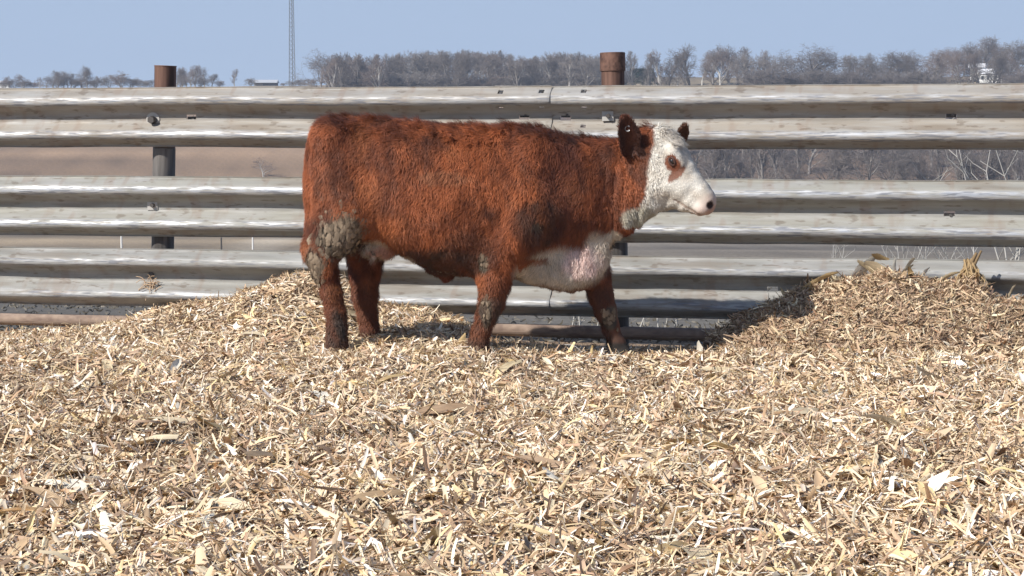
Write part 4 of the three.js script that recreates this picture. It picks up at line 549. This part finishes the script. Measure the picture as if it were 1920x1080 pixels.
for (let i = 0; i < 40; i++) { const px = 1180 + 900 * (i + tr()) / 40, d = 230 + 90 * tr(), z = 9 - d, x = at(px, 300, z).x, y0 = land(x, z), top = 255 - (y0 + 1.6 + 1.6 * tr() - 1.09) / d * F; tree('bush', px, top, d, 'grey thicket on the floor of the hillside wood', 'thickets of the hillside wood', 'bare_bush', 1.7, 'bush'); }
{ // dark evergreen beside the collared post
  const z = 9 - 446, e = thing('evergreen_clump', 'dark green evergreen clump on the ridge next to the collared post', 'evergreen tree', [at(1203, 150, z).x, land(at(1203, 150, z).x, z), z]), r = rng(8), P = [], Q = [];
  for (let i = 0; i < 2600; i++) { const a = gauss(r) * 2.6, y = 4.6 * Math.sqrt(r()), w = Math.max(.25, 1 - y / 5.4), b = gauss(r) * 1.4; const g = new THREE.ConeGeometry(.1, .55, 3); g.rotateZ(gauss(r)); g.rotateX(gauss(r)); g.translate(clamp(a, -4.2, 4.2) * (.55 + .45 * w), y + .3, b * w); P.push(g); }
  part('foliage', mergeGeometries(P), matte(.035, .05, .03), e); for (const x of [-2, .3, 2.2]) Q.push(tubeGeo([V(x, -.2, 0), V(x, 3.4, 0)], [.12, .05], 6)); part('trunk', mergeGeometries(Q), bark[2], e);
}
{ // lattice mast
  const d = 540, z = 9 - d, x = at(548, 150, z).x, y = land(x, z), H = 62, s = d / F, t = thing('lattice_mast', 'tall grey lattice radio mast rising out of the picture beyond the ridge', 'radio mast', [x, y, z]), m = matte(.2, .22, .25, .5);
  const leg = (k) => (h) => { const a = k * 2.094 + .5, r = mix(1.05, .22, h / H) ; return V(Math.cos(a) * r, h, Math.sin(a) * r); };
  for (let k = 0; k < 3; k++) part('mast_leg', tubeGeo([leg(k)(0), leg(k)(H)], [.14, .08], 5), m, t);
  const br = []; for (let h = 0; h < H - 1.4; h += 1.35) for (let k = 0; k < 3; k++) { br.push(tubeGeo([leg(k)(h), leg((k + 1) % 3)(h + 1.35)], [.06, .06], 3)); br.push(tubeGeo([leg(k)(h), leg((k + 1) % 3)(h)], [.05, .05], 3)); } part('lattice_brace', mergeGeometries(br), m, t, true);
}
function house(name, label, cat, px, base, d, build, turn = 0) { const z = 9 - d, p = at(px, base, z), g = thing(name, label, cat, [p.x, Math.min(p.y, land(p.x, z) + .3), z]); g.rotation.y = turn; build(g, d / F); return g; }
const box = (w, h, dp, x, y, z) => new THREE.BoxGeometry(w, h, dp).translate(x, y, z);
function gable(w, h, dp, ov) { const s = new THREE.Shape([[-dp / 2 - ov, 0], [dp / 2 + ov, 0], [0, h]].map((q) => new THREE.Vector2(...q))); return new THREE.ExtrudeGeometry(s, { depth: w + ov * 2, bevelEnabled: false }).translate(0, 0, -w / 2 - ov).rotateY(Math.PI / 2); }
const white = matte(.8, .8, .78, .7), grey = matte(.42, .43, .45, .6), dark = matte(.05, .05, .06), pane = new THREE.MeshStandardMaterial({ color: new THREE.Color().setRGB(.04, .05, .06), roughness: .15 });
house('long_shed', 'low long shed with pale roof and dark open front on the ridge', 'shed', 503, 166, 505, (g) => { part('roof', gable(6.2, .9, 4, .3).translate(-.6, 1.55, 0), grey, g); part('wall', box(6.2, 1.6, 3.6, -.6, .75, -.2), matte(.3, .29, .28), g); part('open_bay', box(4.2, 1.05, .3, .9, .7, 1.75), dark, g); }, 0);
house('white_house', 'white house with white roofs glimpsed through the wood on the ridge', 'house', 1848, 154, 455, (g, s) => {
  part('wall', box(5.6, 2.2, 4, 1.2, .9, 0), white, g); const rf = part('roof', gable(5.6, 1.3, 4, .3).translate(1.2, 2.02, 0), matte(.68, .68, .7), g); part('chimney', box(.4, 1, .4, 2.6, 3, -.4), matte(.35, .2, .16), rf);
  const w2 = part('wing', box(3.2, 3, 3, -2.2, 2.2, -3), white, g); part('wing_roof', gable(3.6, 1.1, 3, .3).translate(-2.2, 3.72, -3), matte(.7, .7, .72), w2);
  for (const x of [-.8, .6, 2.2, 3.4]) { const f = part('window', box(.72, 1.0, .06, x, 1.05, 2.02), matte(.6, .6, .58), g); part('pane', box(.56, .84, .03, x, 1.05, 2.06), pane, f); }
}, -.25);
house('pale_barn', 'small pale barn behind the first bushes of the ridge', 'barn', 2, 164, 540, (g) => { part('wall', box(5, 2, 3, 0, 1, 0), white, g); part('roof', gable(5, .9, 3, .2).translate(0, 2, 0), grey, g); }, 0.1);
// posts of a wire fence down in the valley
const vp = [[228, 440, 470, .09, matte(.72, .71, .68), 'white marker post standing in the valley field beside the rusty pipe post'], [474, 440, 472, .07, matte(.75, .74, .72), 'taller white marker post beside the pale farm track'], [415, 446, 463, .08, matte(.08, .07, .06), 'short dark post in the valley field near the farm track']];
for (const [px, y0, y1, r, m, l] of vp) { const z = 9 - 158, a = at(px, y1, z), b = at(px, y0, z), g = thing('marker_post', l, 'post', [a.x, Math.min(a.y, land(a.x, z)), z]); const H = b.y - g.position.y; part('shaft', new THREE.CylinderGeometry(r * .9, r, H, 8).translate(0, H / 2, 0), m, g); part('cap', new THREE.ConeGeometry(r * .9, r, 8).translate(0, H + r / 2, 0), m, g); }
{ // bleached dead weeds and saplings just beyond the fence
  const wood = matte(.45, .43, .40, .8), r = rng(61);
  const dead = (px, d, h, n, label, group, lean = 0, rad = .006) => { const z = 9 - d, x = at(px, 400, z).x, t = thing('dead_weed', label, 'dead weed', [x, land(x, z), z], group), S = [], B = [];
    for (let i = 0; i < n; i++) { let q = V(gauss(r) * .05, -.02, gauss(r) * .05), dr = V(gauss(r) * .22 + lean, 1, gauss(r) * .2).normalize(); const P = [], L = h * (.6 + .4 * r()); for (let k = 0; k <= 6; k++) { P.push(q.clone()); q = q.clone().addScaledVector(dr, L / 6); dr.x += gauss(r) * .12; dr.z += gauss(r) * .12; dr.normalize(); if (k > 0 && k < 6) for (let j = 0; j < 2; j++) { const bd = dr.clone().add(V(gauss(r) * .8, .2, gauss(r) * .8)).normalize(), e = q.clone().addScaledVector(bd, L * .16 * (.5 + r())); B.push(tubeGeo([q.clone(), e, e.clone().add(V(gauss(r) * .04 * h, L * .07, gauss(r) * .03 * h))], [rad * .5, rad * .4, rad * .25], 3)); } } S.push(tubeGeo(P, P.map((_, k) => rad * (1 - k * .1)), 4)); }
    part('stem', mergeGeometries(S), wood, t); part('twig', mergeGeometries(B), wood, t); };
  for (const [px, n] of [[1075, 2], [1095, 3], [1205, 3], [1225, 2], [1262, 2]]) dead(px, 12.3, .34, n, 'bleached dead weed seen under the lowest rail between the cow legs and the heap', 'dead weeds under the lowest rail');
  dead(1700, 17, 1.25, 4, 'thin bleached sapling beyond the fence, first of the pale saplings from the cow head', null, .05); dead(1760, 17.5, 1.0, 3, 'short bleached sapling behind the heap of stalks', null, 0); dead(1840, 16.5, 1.6, 4, 'bleached sapling with crossing stems behind the torn root clump', null, -.25, .007); dead(1905, 15.5, 2.0, 5, 'thickest bleached sapling with forked white branches near the end of the rails', null, -.1, .009); dead(1575, 19, .8, 3, 'faint pale weed stem standing low beyond the heap', null, 0);
}
renderer.render(scene, camera);
